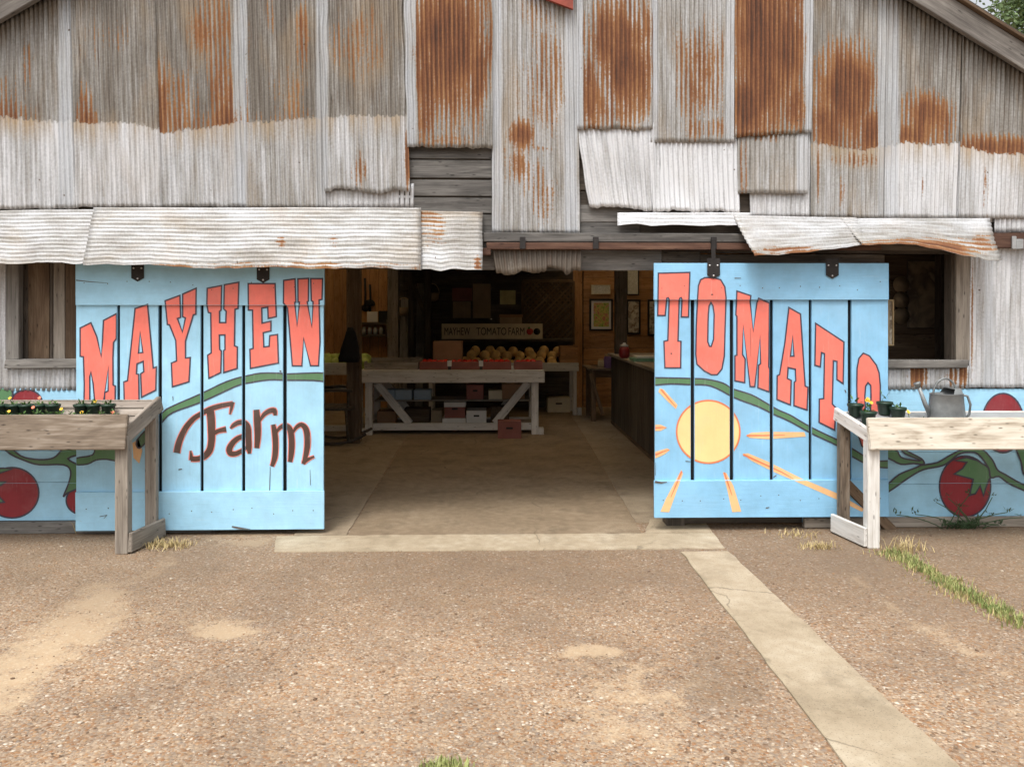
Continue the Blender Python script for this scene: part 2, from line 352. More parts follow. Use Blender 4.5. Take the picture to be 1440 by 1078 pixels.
def blob(rx, ry, rz, sub=2, amp=.06, freq=3., seed=0):
    bm = bmesh.new(); bmesh.ops.create_icosphere(bm, subdivisions=sub, radius=1.)
    for v in bm.verts:
        k = 1 + amp * noise.noise(v.co * freq + Vector((seed * 3.7, seed, 0))); v.co = Vector((v.co.x * rx * k, v.co.y * ry * k, v.co.z * rz * k))
    return from_bm(bm, 'blob', True)
T = Matrix.Translation

# ------------------------------------------------------------------ corrugated sheets
def lerp(a, b, t): return a + (b - a) * t
def sheet(q, parent, name='metal_sheet', ridges='v', tide=None, age=(.75, .12), rust=(), strips=(), rag=.012, bend=None, pitch=.037, amp=.0058, curl=0., seed=None, step=.035):
    """q: four (u, v, Y) or world Vectors, TL TR BR BL"""
    seed = random.random() * 50 if seed is None else seed
    c = [p if isinstance(p, Vector) else P(*p) for p in q]
    wid = ((c[1] - c[0]).length + (c[2] - c[3]).length) / 2; hei = ((c[3] - c[0]).length + (c[2] - c[1]).length) / 2
    fine = lambda L: max(2, int(round(L / pitch * 6.5)))
    nu, nv = (fine(wid), max(2, int(hei / step))) if ridges == 'v' else (max(2, int(wid / step)), fine(hei))
    nrm = (c[1] - c[0]).cross(c[3] - c[0]).normalized()
    if nrm.y > 0: nrm = -nrm
    vs, uvs, cols, prof, lows, dist = [], [], [], [], [], []
    for j in range(nv + 1):
        t = j / nv
        for i in range(nu + 1):
            s = i / nu
            tt = t
            if rag:
                e = noise.noise(Vector((s * wid * 9, seed, 0))) + .5 * noise.noise(Vector((s * wid * 28, seed, 4)))
                tt = t + (rag * e / hei) * max(0, (t - .55) / .45)
            p = lerp(lerp(c[0], c[1], s), lerp(c[3], c[2], s), tt)
            if rag: p += (c[1] - c[0]).normalized() * (rag * .5 * noise.noise(Vector((seed + 9, t * hei * 4, 0)))) * (1 if s < .1 or s > .9 else 0)
            d = s * wid if ridges == 'v' else t * hei
            pr = math.sin(2 * math.pi * d / pitch)
            wav = .006 * noise.noise(Vector((s * wid * 2.2, t * hei * 1.6, seed))) + curl * max(0, noise.noise(Vector((s * wid * 3, seed, 2))) + .3) * max(0, (t - .6) / .4) ** 2
            p = p + nrm * (amp * pr + wav)
            if bend: p = p + bend(s, t)
            vs.append(p); prof.append(pr); uvs.append((s * wid + seed * 1.37, -t * hei + seed * .71) if ridges == 'v' else (t * hei * .6 + seed * 1.37, s * wid * 1.6 + seed * .71))
            u, v = PX(p); ru = 0.; jag = 14 * noise.noise(Vector((u * .02, seed, 0))) + 9 * noise.noise(Vector((u * .15, seed, 1)))
            fr = 0.; tdist = 100.; low = age[1]
            if tide is not None:
                tdist = (tide if isinstance(tide, (int, float)) else tide(u)) + jag * .4 - v; a = age[0]
            else: a = lerp(age[0], age[1], t)
            for e in rust:
                uu, vv, a_, b_, st = e[:5]
                dd = math.sqrt(((u - uu) / a_) ** 2 + ((v - vv) / b_) ** 2)
                g = st * min(1, max(0, 1.25 - dd * .75)) if dd < 1.67 else 0
                if len(e) > 5: ru = max(ru, g)
                else: fr = max(fr, g)
            bl = max([min(1, max(0, 1 - (abs(u - (a_ + b_) / 2) - (b_ - a_) / 2) / 3)) for a_, b_ in strips] or [0])
            cols.append((ru * (1 - .6 * bl), a * (1 - .38 * bl), bl, fr * (1 - .6 * bl))); lows.append(low); dist.append(tdist)
    me = bpy.data.meshes.new(name)
    n1 = nu + 1
    fs = [(j * n1 + i, j * n1 + i + 1, (j + 1) * n1 + i + 1, (j + 1) * n1 + i) for j in range(nv) for i in range(nu)]
    org = sum(c, Vector()) / 4
    me.from_pydata([tuple(p - org) for p in vs], [], fs)
    ul = me.uv_layers.new(name='UVMap')
    ul.data.foreach_set('uv', [x for l in me.loops for x in uvs[l.vertex_index]])
    ca = me.color_attributes.new('stain', 'FLOAT_COLOR', 'POINT'); ca.data.foreach_set('color', [x for q_ in cols for x in q_])
    for nm_, dt_ in (('agelow', lows), ('tide', dist)): me.attributes.new(nm_, 'FLOAT', 'POINT').data.foreach_set('value', dt_)
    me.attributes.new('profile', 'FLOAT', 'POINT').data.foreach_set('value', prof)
    me.polygons.foreach_set('use_smooth', [True] * len(fs)); me.update()
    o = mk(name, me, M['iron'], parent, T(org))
    md = o.modifiers.new('gauge', 'SOLIDIFY'); md.thickness = .0018; md.offset = 0
    return o

# ------------------------------------------------------------------ paint: outlines in photo pixels laid on board faces
def tess(loops):
    tri = tessellate_polygon([[Vector((x, y, 0)) for x, y in lp] for lp in loops]); return [p for lp in loops for p in lp], tri
def ribbon(pts, width, closed=False):
    n = len(pts); L = []; Rr = []
    for i in range(n):
        p = Vector(pts[i]); a = Vector(pts[i - 1]) if (closed or i) else None; b = Vector(pts[(i + 1) % n]) if (closed or i < n - 1) else None
        d1 = (p - a).normalized() if a is not None else (b - p).normalized(); d2 = (b - p).normalized() if b is not None else d1
        n1 = Vector((-d1.y, d1.x)); n2 = Vector((-d2.y, d2.x)); m = n1 + n2
        m = n1 if m.length < 1e-3 else m.normalized(); k = 1 / max(.5, m.dot(n1))
        wd = (width[i] if isinstance(width, (list, tuple)) else width) / 2
        L.append(tuple(p + m * wd * k)); Rr.append(tuple(p - m * wd * k))
    vs = L + Rr; fs = []
    for i in range(n if closed else n - 1):
        j = (i + 1) % n; fs.append((i, j, n + j)); fs.append((i, n + j, n + i))
    return vs, fs
def smooth(pts, closed=False, n=4):
    out = []; N = len(pts)
    for i in range(N if closed else N - 1):
        g = lambda k: pts[k % N] if closed else pts[min(max(k, 0), N - 1)]
        p0, p1, p2, p3 = g(i - 1), g(i), g(i + 1), g(i + 2)
        for k in range(n):
            t = k / n; out.append(tuple(.5 * (2 * b + (c - a) * t + (2 * a - 5 * b + 4 * c - d) * t * t + (3 * b - a - 3 * c + d) * t ** 3) for a, b, c, d in zip(p0, p1, p2, p3)))
    if not closed: out.append(tuple(pts[-1]))
    return out
def paint(name, layers, faces, parent):
    """layers: (verts2d, tris, material, lift); faces: (u0,v0,u1,v1,Y) board faces; one mesh clipped to every face"""
    vs, fs, mi, mats = [], [], [], []
    for V2, tri, mat, lift in layers:
        if mat not in mats: mats.append(mat)
        for (u0, v0, u1, v1, Y) in faces:
            bm = bmesh.new(); bv = [bm.verts.new((x, y, 0)) for x, y in V2]
            for t in tri:
                try: bm.faces.new([bv[k] for k in t])
                except ValueError: pass
            for co, no in (((u0, 0, 0), (-1, 0, 0)), ((u1, 0, 0), (1, 0, 0)), ((0, v0, 0), (0, -1, 0)), ((0, v1, 0), (0, 1, 0))):
                bmesh.ops.bisect_plane(bm, geom=bm.verts[:] + bm.edges[:] + bm.faces[:], plane_co=co, plane_no=no, clear_outer=True)
            bm.verts.index_update(); base = len(vs)
            for v in bm.verts: vs.append(P(v.co.x, v.co.y, Y - lift))
            for f in bm.faces:
                if f.calc_area() < 1e-3: continue
                ix = [base + v.index for v in f.verts]
                a, b, c = vs[ix[0]], vs[ix[1]], vs[ix[2]]
                if (b - a).cross(c - a).y > 0: ix.reverse()
                fs.append(ix); mi.append(mats.index(mat))
            bm.free()
    if not fs: return None
    org = sum(vs, Vector()) / len(vs)
    me = bpy.data.meshes.new(name); me.from_pydata([tuple(v - org) for v in vs], [], fs)
    for m in mats: me.materials.append(m)
    me.polygons.foreach_set('material_index', mi); me.update()
    return mk(name, me, None, parent, T(org))
def scl(pts, k, ox, oy): return [(ox + x / k, oy + y / k) for x, y in pts]
def shape(name, loops, fill, faces, parent, line=2.3, lmat='line', lift=.0015):
    if name == 'painted_vine': loops = [smooth(l, True, 3) for l in loops]
    V2, tri = tess(loops); lay = [(V2, tri, M[fill], lift)]
    if line:
        for lp in loops:
            a, b = ribbon(lp, line, True); lay.append((a, b, M[lmat], lift + .0008))
    return paint(name, lay, faces, parent)
def ell(cx, cy, rx, ry, n=40): return [(cx + rx * math.cos(2 * math.pi * i / n), cy + ry * math.sin(2 * math.pi * i / n)) for i in range(n)]

# ================================================================== THE GROUND
def inq(u, v, pts):
    c = False
    for i in range(len(pts)):
        (x1, y1), (x2, y2) = pts[i - 1], pts[i]
        if (y1 > v) != (y2 > v) and u < (x2 - x1) * (v - y1) / (y2 - y1) + x1: c = not c
    return c
def make_ground():
    far = [400, 180, 80, 40, 20, 12, 8]
    xs = [-x for x in far] + [-6 + .09 * i for i in range(134)] + far[::-1]
    ys = [-400, -150, -60, -25, -12, -8, -6.2] + [-5.2 + .07 * i for i in range(81)] + [2, 5, 9, 14, 25, 60, 150, 400]
    vs, cols = [], []
    spots = [(320, 885, 55, 17, .75), (835, 917, 58, 10, .95), (370, 900, 30, 6, .5), (880, 1000, 120, 90, .5), (250, 840, 130, 30, .32), (60, 900, 130, 60, .36), (960, 960, 40, 30, .42), (0, 965, 60, 40, .7), (640, 850, 200, 30, .25), (1290, 900, 120, 60, .28), (350, 757, 70, 14, .6), (230, 765, 80, 12, .45), (740, 1060, 300, 60, .32), (300, 1060, 300, 60, .28), (1400, 1000, 140, 90, .30)]
    for y in ys:
        for x in xs:
            vs.append((x, y, 0)); sa = dk = 0.
            if y > -5.3 and abs(x) < 9 and y < 1:
                u, v = PX((x, y, 0)); sa = .12
                for a, b, c, d, s in spots:
                    k = math.hypot((u - a) / c, (v - b) / d); sa = max(sa, s * min(1, max(0, 1.5 - k)))
                for a, b, c, d, wd, s in ((240, 782, 150, 850, 12, .5), (150, 850, -40, 985, 36, .72), (1195, 808, 1310, 885, 7, .5), (1310, 885, 1480, 985, 14, .45), (130, 862, 330, 868, 14, .42)):
                    t = max(0, min(1, ((u - a) * (c - a) + (v - b) * (d - b)) / ((c - a) ** 2 + (d - b) ** 2)))
                    sa = max(sa, s * min(1, max(0, 1.6 - math.hypot(u - a - t * (c - a), v - b - t * (d - b)) / wd)))
                dk = min(.8, max(0, (960 - v) / 190)) * (1. if u < 300 or u > 1040 else .85)  # darker towards the barn; the building's shade is put into the ground colour
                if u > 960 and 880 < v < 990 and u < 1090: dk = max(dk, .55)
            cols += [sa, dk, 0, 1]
    n = len(xs); fs = [(j * n + i, j * n + i + 1, (j + 1) * n + i + 1, (j + 1) * n + i) for j in range(len(ys) - 1) for i in range(n - 1)]
    me = bpy.data.meshes.new('ground'); me.from_pydata(vs, [], fs)
    me.color_attributes.new('soil', 'FLOAT_COLOR', 'POINT').data.foreach_set('color', cols)
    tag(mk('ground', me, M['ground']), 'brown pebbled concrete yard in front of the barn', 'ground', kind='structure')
make_ground()
def slab(name, pts, z, mat, label, rough=.012):
    """a flat sheet with an uneven rim and a real edge down to the ground"""
    out = []
    for i, p in enumerate(pts):
        q = pts[(i + 1) % len(pts)]; n = max(1, int((Vector(q) - Vector(p)).length / .12))
        for k in range(n):
            s = Vector(p).lerp(Vector(q), k / n); out.append((s.x + rough * noise.noise(Vector((s.x * 7, s.y * 7, 1))), s.y + rough * noise.noise(Vector((s.x * 7, s.y * 7, 5)))))
    bm = bmesh.new(); top = [bm.verts.new((x, y, z)) for x, y in out]; bot = [bm.verts.new((x, y, -.02)) for x, y in out]
    tf = bm.faces.new(top)
    for i in range(len(out)): bm.faces.new((top[i], top[(i + 1) % len(out)], bot[(i + 1) % len(out)], bot[i]))
    rim_v = set(top) | set(bot); cl = bm.verts.layers.float.new('rim')
    bmesh.ops.recalc_face_normals(bm, faces=bm.faces[:]); bmesh.ops.inset_region(bm, faces=[tf], thickness=.07, use_even_offset=False)
    for v in bm.verts: v[cl] = 1. if v in rim_v else 0.
    tag(mk(name, from_bm(bm, name), mat), label, 'paving', kind='structure')
g2 = lambda u, v: tuple(G(u, v))[:2]
thr0, thr1 = G(700, 774).y, G(700, 752).y
slab('threshold', [(G(388, 774).x, thr0), (G(1022, 774).x, thr0), (G(1004, 752).x, thr1), (G(392, 752).x, thr1)], .006, M['strip'], 'pale concrete threshold strip across the barn doorway')
slab('door_slab', [(G(908, 751).x, thr1 + .012), (G(1003, 751).x, thr1 + .012), g2(990, 731), g2(914, 731)], .0075, M['strip'], 'pale concrete slab under the sun painted door')
slab('path', [g2(958, 776.5), g2(1204, 1095), g2(1366, 1095), g2(1024, 776.5)], .0085, M['strip'], 'long pale concrete strip running away from the doorway', .014)
fl, fr_ = -1.03, 1.27
slab('barn_floor', [(fl, thr1 + .012), (G(903, 752).x, thr1 + .012), (fr_, 7.7), (fl - .1, 7.7)], .004, M['slabp'], 'worn pebbled floor running back into the barn')
slab('side_floor', [(-1.42, thr1 + .012), (fl - .012, thr1 + .012), (fl - .112, 7.7), (-6.1, 7.7), (-6.1, .1), (-1.42, .1)], .006, M['slab'], 'smooth concrete floor under the squash stand')
slab('side_floor', [(G(906, 752).x, .11), (6.1, .11), (6.1, 7.7), (fr_ + .012, 7.7)], .006, M['slab'], 'smooth concrete floor under the sales counter')

# ================================================================== THE BARN
barn = root('barn', (0, 0, 0), 'old barn clad in rusty corrugated iron with blue painted sliding doors', 'barn')
YO = -.16                                                # the rake boards stand this far in front of the wall
ridge = P(691, -356, -.03); pr_ = P(1440, 110, -.03); pl_ = P(0, 40, -.03)
ridge.z += .0
RX, RZ = ridge.x, ridge.z; SLR = (ridge.z - pr_.z) / (pr_.x - RX); SLL = (ridge.z - pl_.z) / (RX - pl_.x)
XE = 6.3
def zroof(x): return RZ - (SLR * (x - RX) if x > RX else SLL * (RX - x))
YB = 7.75
# --- sheathing behind the iron: dark boards, real openings for doorway and windows
OPL, OPR, LINT = -1.42, 1.38, 1.955
wl0, wl1 = P(14, 440, 0).x, P(106, 440, 0).x; wr0, wr1 = P(1244, 440, 0).x, P(1362, 440, 0).x
wz0 = P(60, 512, 0).z; wz1 = P(60, 355, 0).z; wrz1 = P(1300, 345, 0).z
def sheath(x0, x1, z0, z1):
    n = max(1, round((z1 - z0) / .24))
    for i in range(n):
        bx('sheathing_board', (x0, .0, lerp(z0, z1, i / n) + .004), (x1, .03, lerp(z0, z1, (i + 1) / n) - .004), M['dark'], barn, .003)
sheath(-XE, wl0, .02, wz1); sheath(wl0, wl1, .02, wz0); sheath(wl1, OPL, .02, wz1)
sheath(OPR, wr0, .02, wz1); sheath(wr0, wr1, .02, wz0); sheath(wr1, XE, .02, wz1)
zt = 2.16
n = 16
for i in range(n):                                       # gable boards up to the ridge
    z0 = lerp(wz1, RZ, i / n) + .004; z1 = lerp(wz1, RZ, (i + 1) / n) - .004
    xl = max(-XE, RX - (RZ - z1) / SLL + .05); xr = min(XE, RX + (RZ - z1) / SLR - .05)
    if xr - xl > .2: bx('sheathing_board', (xl, 0, z0), (xr, .03, z1), M['dark'], barn, .003)
# --- visible weathered boards between the sheets
for (u0, v0, u1, v1) in [(560, 196, 696, 223), (560, 225, 696, 250), (560, 253, 696, 276), (560, 278, 696, 300), (640, 302, 698, 328), (640, 330, 697, 379), (806, 288, 900, 312), (806, 313, 900, 331), (700, 352, 930, 380)]:
    pbox('weathered_board', u0, v0, u1, v1, -.026, .022, M['greyd'], barn, .004, .003)
# --- upper vertical sheets
def top(u): 
    x = P(u, 100, -.03).x; return Vector((x, 0, zroof(x) + .035))
def up(u0t, u1t, u1b, v1b, u0b, v0b, Y=-.035, **kw):
    kw.setdefault('amp', .0072)
    a, b = top(u0t), top(u1t); a.y = b.y = Y
    return sheet([a, b, (u1b, v1b, Y), (u0b, v0b, Y)], barn, **kw)
def tl(pts):
    def f(u):
        if u <= pts[0][0]: return pts[0][1]
        for (a, b), (c, d) in zip(pts, pts[1:]):
            if u <= c: return b + (d - b) * (u - a) / (c - a)
        return pts[-1][1]
    return f
t1 = tl([(-100, 160), (0, 163), (60, 168), (110, 172), (190, 176), (235, 185), (280, 183), (335, 172), (400, 170), (460, 168), (580, 163)])
for k, (a, b) in enumerate([(-560, -445), (-448, -332), (-335, -220), (-223, -108)]):
    up(a, b, b, 297, a, 297, -.035 - .006 * (k % 2), tide=t1, age=(.6, .12), rust=[(a + 50, 120, 40, 50, .4)])
up(-110, 100, 110, 294, -110, 297, -.034, tide=t1, age=(.58, .16), rust=[(10, 140, 30, 60, .42, 4), (40, 100, 14, 60, .4)], strips=[(84, 102)])
up(100, 216, 228, 293, 107, 292, -.046, tide=t1, age=(.64, .2), rust=[(122, 150, 14, 40, .62, 4), (150, 60, 60, 60, .34)])
up(212, 336, 348, 292, 226, 291, -.034, tide=t1, age=(.66, .24), rust=[(228, 145, 14, 55, .75, 6), (255, 150, 30, 60, .6, 4), (315, 130, 26, 90, .62, 6), (305, 40, 40, 50, .48)], strips=[(330, 350)])
up(334, 448, 459, 293, 346, 293, -.047, tide=t1, age=(.7, .36), rust=[(344, 90, 6, 110, .75), (380, 20, 12, 30, .55), (425, 50, 10, 60, .5), (400, 130, 50, 60, .3)], strips=[(336, 346), (446, 462)])
sheet([(457, 262, -.03), (582, 258, -.03), (582, 292, -.03), (458, 294, -.03)], barn, age=(.2, .1), rag=.006)
up(446, 566, 577, 268, 457, 268, -.06, tide=t1, age=(.66, .3), rust=[(452, 80, 5, 130, .6), (574, 225, 7, 45, .85), (500, 240, 30, 40, .36), (500, 60, 60, 60, .36)], strips=[(449, 460)], rag=.03, curl=.02)
up(563, 692, 693, 208, 573, 209, -.075, age=(.5, .55), rust=[(630, 60, 62, 120, .88), (600, 120, 20, 90, .85), (672, 110, 16, 80, .8), (620, 198, 50, 12, .6)], strips=[(566, 583)], rag=.02)
up(690, 806, 816, 328, 692, 328, -.050, age=(.42, .36), rust=[(770, 110, 40, 90, .47), (735, 190, 16, 22, .85), (760, 20, 40, 40, .35), (730, 232, 16, 30, .62), (765, 280, 26, 40, .5), (745, 250, 40, 50, .40), (750, 208, 60, 3, .5)], strips=[(692, 704), (796, 810)], rag=.006)
up(808, 916, 918, 182, 811, 180, -.07, age=(.48, .4), rust=[(870, 60, 50, 70, .82), (880, 100, 40, 60, .95), (830, 130, 22, 60, .75), (860, 150, 60, 36, .58)], strips=[(808, 818)], rag=.015)
sheet([(809, 172, -.05), (920, 172, -.05), (926, 296, -.06), (829, 292, -.06)], barn, age=(.08, .02), rag=.02, curl=.03)
up(914, 1033, 1033, 200, 915, 200, -.058, age=(.40, .42), rust=[(985, 110, 45, 100, .50), (1000, 180, 50, 22, .55), (985, 60, 30, 40, .42)], strips=[(914, 924), (1022, 1034)], rag=.004)
sheet([(914, 192, -.042), (1036, 192, -.042), (1040, 300, -.05), (918, 298, -.062)], barn, age=(.04, .04), rag=.03, curl=.03)
up(1031, 1141, 1141, 186, 1033, 194, -.072, age=(.5, .6), rust=[(1070, 60, 42, 150, 1.0), (1100, 40, 46, 120, .85), (1050, 150, 30, 60, 1.0), (1120, 150, 30, 40, .72)], strips=[(1133, 1143)], rag=.01)
sheet([(1037, 176, -.055), (1136, 178, -.055), (1135, 272, -.06), (1037, 272, -.06)], barn, age=(.42, .40), rust=[(1045, 230, 10, 60, .5), (1075, 192, 40, 10, .45)], strips=[(1122, 1140)], rag=.006)
sheet([(1052, 178, -.033), (1149, 178, -.033), (1146, 306, -.033), (1055, 306, -.033)], barn, age=(.15, .15), rag=.006)
up(1139, 1247, 1243, 307, 1140, 306, -.047, tide=tl([(1140, 200), (1180, 204), (1215, 214), (1245, 206)]), age=(.58, .36), rust=[(1190, 130, 46, 70, .95, 4), (1165, 170, 26, 40, .9, 4), (1225, 180, 22, 34, .85, 4), (1150, 240, 5, 60, .5), (1185, 270, 4, 40, .5), (1200, 225, 50, 14, .5)], strips=[(1236, 1250)], rag=.008)
up(1246, 1358, 1350, 307, 1243, 307, -.036, tide=tl([(1240, 205), (1300, 204), (1350, 204)]), age=(.6, .05), rust=[(1300, 165, 44, 38, .82, 4), (1280, 185, 30, 20, .8, 4), (1298, 260, 4, 18, .5)], strips=[(1246, 1262)], rag=.008)
up(1352, 1478, 1470, 306, 1347, 307, -.05, tide=tl([(1350, 207), (1400, 216), (1440, 218)]), age=(.62, .12), rust=[(1405, 205, 60, 18, .72, 6), (1385, 270, 8, 50, .4)], rag=.008)
for k, (a, b) in enumerate([(1474, 1590), (1586, 1700), (1696, 1812), (1808, 1900)]):
    up(a, b, b, 306, a, 306, -.036 - .006 * (k % 2), tide=215, age=(.6, .12), rust=[(a + 50, 180, 40, 40, .5)])
# --- horizontal awning strips over the doors
YA = -.36
def droop(a, seed):
    return lambda s, t: Vector((0, 0, a * t * noise.noise(Vector((s * 4, seed, 0)))))
sheet([(-560, 296, -.055), (-118, 296, -.055), (-118, 370, YA), (-560, 372, YA)], barn, ridges='h', amp=.006, age=(.34, .34), rag=.01, bend=droop(.02, 1))
sheet([(-128, 297, -.055), (140, 295, -.055), (122, 370, YA), (-128, 371, YA)], barn, ridges='h', amp=.006, age=(.32, .34), rag=.012, bend=droop(.03, 2))
sheet([(132, 292, -.07), (592, 292, -.07), (592, 379, YA - .02), (116, 371, YA - .02)], barn, ridges='h', amp=.006, age=(.32, .36), rust=[(395, 340, 6, 10, .6), (470, 340, 12, 20, .4), (400, 374, 300, 6, .45)], rag=.012, bend=droop(.035, 3))
sheet([(584, 296, -.05), (679, 298, -.05), (678, 380, YA + .03), (584, 379, YA + .03)], barn, ridges='h', amp=.005, age=(.55, .32), rust=[(615, 320, 16, 30, .5), (672, 370, 6, 12, .8), (600, 300, 20, 60, .4)], rag=.012, bend=droop(.03, 4))
# right side strips
sheet([(868, 299, -.068), (1058, 299, -.068), (1056, 316, -.13), (868, 318, -.14)], barn, ridges='h', amp=.005, age=(.05, .05), rag=.012, bend=droop(.02, 5))
def curl_r(s, t): return Vector((0, -.05 * t * t * (1 - s), .05 * t * t * max(0, s - .3)))
sheet([(1031, 303, -.085), (1204, 306, -.085), (1222, 350, -.30), (1058, 360, -.32)], barn, ridges='h', amp=.005, age=(.2, .34), rust=[(1110, 352, 40, 6, .6), (1060, 358, 16, 6, .6)], rag=.012, bend=curl_r)
def fold(s, t): return Vector((0, -.10 * max(0, t - .5), .03 * math.sin(s * 5) * t))
sheet([(1183, 307, -.09), (1392, 307, -.09), (1404, 362, -.36), (1210, 346, -.30)], barn, ridges='h', amp=.005, age=(.2, .6), rust=[(1290, 348, 110, 12, .82), (1380, 345, 20, 16, .5)], rag=.03, bend=fold, pitch=.04)
sheet([(1140, 284, -.014), (1400, 284, -.014), (1400, 312, -.014), (1140, 312, -.014)], barn, age=(.1, .1), rag=.004)
sheet([(1398, 296, -.030), (1900, 296, -.030), (1900, 327, -.030), (1398, 327, -.030)], barn, age=(.12, .1), rag=.006)
# crumpled piece under the track and the small sheets beside and below the windows
sheet([(692, 345, -.085), (818, 345, -.085), (816, 381, -.11), (697, 384, -.11)], barn, age=(1.25, 1.0), rag=.05, curl=.03, strips=())  # age set high to darken this piece; its shade is in the tone
sheet([(8, 513, -.036), (112, 513, -.036), (112, 549, -.036), (8, 549, -.036)], barn, age=(.2, .25), rag=.008)
sheet([(-560, 355, -.032), (9, 355, -.032), (9, 548, -.032), (-560, 548, -.032)], barn, age=(.15, .15), rag=.006)
sheet([(1236, 516, -.036), (1362, 514, -.036), (1362, 546, -.036), (1236, 548, -.036)], barn, age=(.2, .3), rust=[(1290, 528, 14, 22, .85), (1340, 530, 12, 16, .6), (1355, 525, 10, 24, .75)], rag=.01)
sheet([(1364, 340, -.042), (1443, 340, -.042), (1441, 545, -.042), (1362, 545, -.042)], barn, age=(.14, .14), rust=[(1366, 420, 3, 120, .5), (1400, 543, 40, 4, .45)], rag=.008, strips=[(1385, 1396)])
sheet([(1438, 340, -.034), (1900, 340, -.034), (1900, 545, -.034), (1438, 545, -.034)], barn, age=(.14, .14), rag=.008)
# --- blue board wall below, with its mural, and the sill plank on the ground
bands = [(546, 590), (590, 634.4), (634.4, 679), (679, 733)]
LW, RW = [], []
YW = -.03
for (v0, v1) in bands:
    pbox('wall_board', -560, v0 + .4, 240, v1 - .2, YW, .028, M['blueh'], barn, .0006); LW.append((-560, v0 + .3, 240, v1 - .1, YW))
    pbox('wall_board', 1130, v0 + .4, 1900, v1 - .2, YW, .028, M['blueh'], barn, .0006); RW.append((1130, v0 + .3, 1900, v1 - .1, YW))
bx('base_plank', (P(-560, 740, -.06).x, -.075, .0), (P(300, 740, -.06).x, -.031, .085), M['grey'], barn, .006, .004)
bx('base_plank', (P(1130, 740, -.06).x, -.075, .0), (P(1900, 740, -.06).x, -.031, .075), M['tablg'], barn, .006, .004)
k7 = lambda p: scl(p, 4.146, 0, 520); k8 = lambda p: scl(p, 4.4917, 1200, 540)
shape('painted_tomato', [k7(ell(70, 715, 156, 147))], 'red', LW, barn)
shape('painted_tomato', [k7(ell(472, 760, 86, 80))], 'red', LW, barn)
shape('painted_tomato', [k7(ell(155, 195, 92, 80))], 'red', LW, barn)
shape('painted_vine', [k7([(-20, 100), (66, 115), (62, 170), (-20, 175)])], 'green', LW, barn, lift=.0035)
shape('painted_vine', [k7([(-260, 430), (-60, 400), (0, 435), (60, 490), (150, 530), (230, 552), (370, 552), (412, 590), (400, 660), (370, 735), (395, 715), (475, 670), (475, 560), (455, 552), (395, 516), (475, 485), (475, 440), (385, 440), (330, 500), (280, 520), (200, 520), (120, 500), (40, 435), (-60, 380), (-260, 400)])], 'green', LW, barn, lift=.0035)
for pts in ([(-60, 655), (35, 650), (5, 672), (-60, 690)], [(-60, 730), (-5, 738), (25, 770), (-60, 778)], [(-60, 575), (20, 572), (70, 578), (0, 600), (-60, 600)]):
    shape('painted_leaf', [k7(pts)], 'green', LW, barn, lift=.0035)
shape('painted_tomato', [k8(ell(706, 645, 162, 192))], 'red', RW, barn)
shape('painted_tomato', [k8(ell(945, 245, 132, 187))], 'red', RW, barn)
shape('painted_leaf', [k8([(640, 482), (715, 462), (780, 480), (862, 530), (905, 562), (858, 600), (835, 660), (822, 705), (802, 640), (772, 690), (735, 702), (757, 600), (638, 567), (690, 532), (717, 492)])], 'green', RW, barn, lift=.0035)
shape('painted_vine', [k8([(150, 650), (218, 630), (290, 570), (400, 525), (430, 512), (530, 495), (600, 455), (680, 415), (760, 395), (820, 415), (880, 480), (910, 540), (960, 570), (1078, 635), (1300, 720), (1300, 760), (1078, 670), (980, 625), (920, 582), (868, 590), (855, 530), (790, 442), (720, 430), (660, 445), (590, 500), (540, 520), (440, 540), (350, 590), (220, 680), (150, 700)])], 'green', RW, barn, lift=.005)
shape('painted_vine', [k8([(100, 400), (260, 410), (300, 460), (370, 478), (425, 480), (330, 440), (300, 400), (325, 400), (345, 425), (430, 470), (445, 505), (380, 500), (300, 505), (225, 470), (100, 440)])], 'green', RW, barn, lift=.0065)
shape('painted_vine', [k8([(1028, 400), (1072, 400), (1110, 470), (1110, 590), (1074, 560), (1060, 490)])], 'green', RW, barn, lift=.0065)

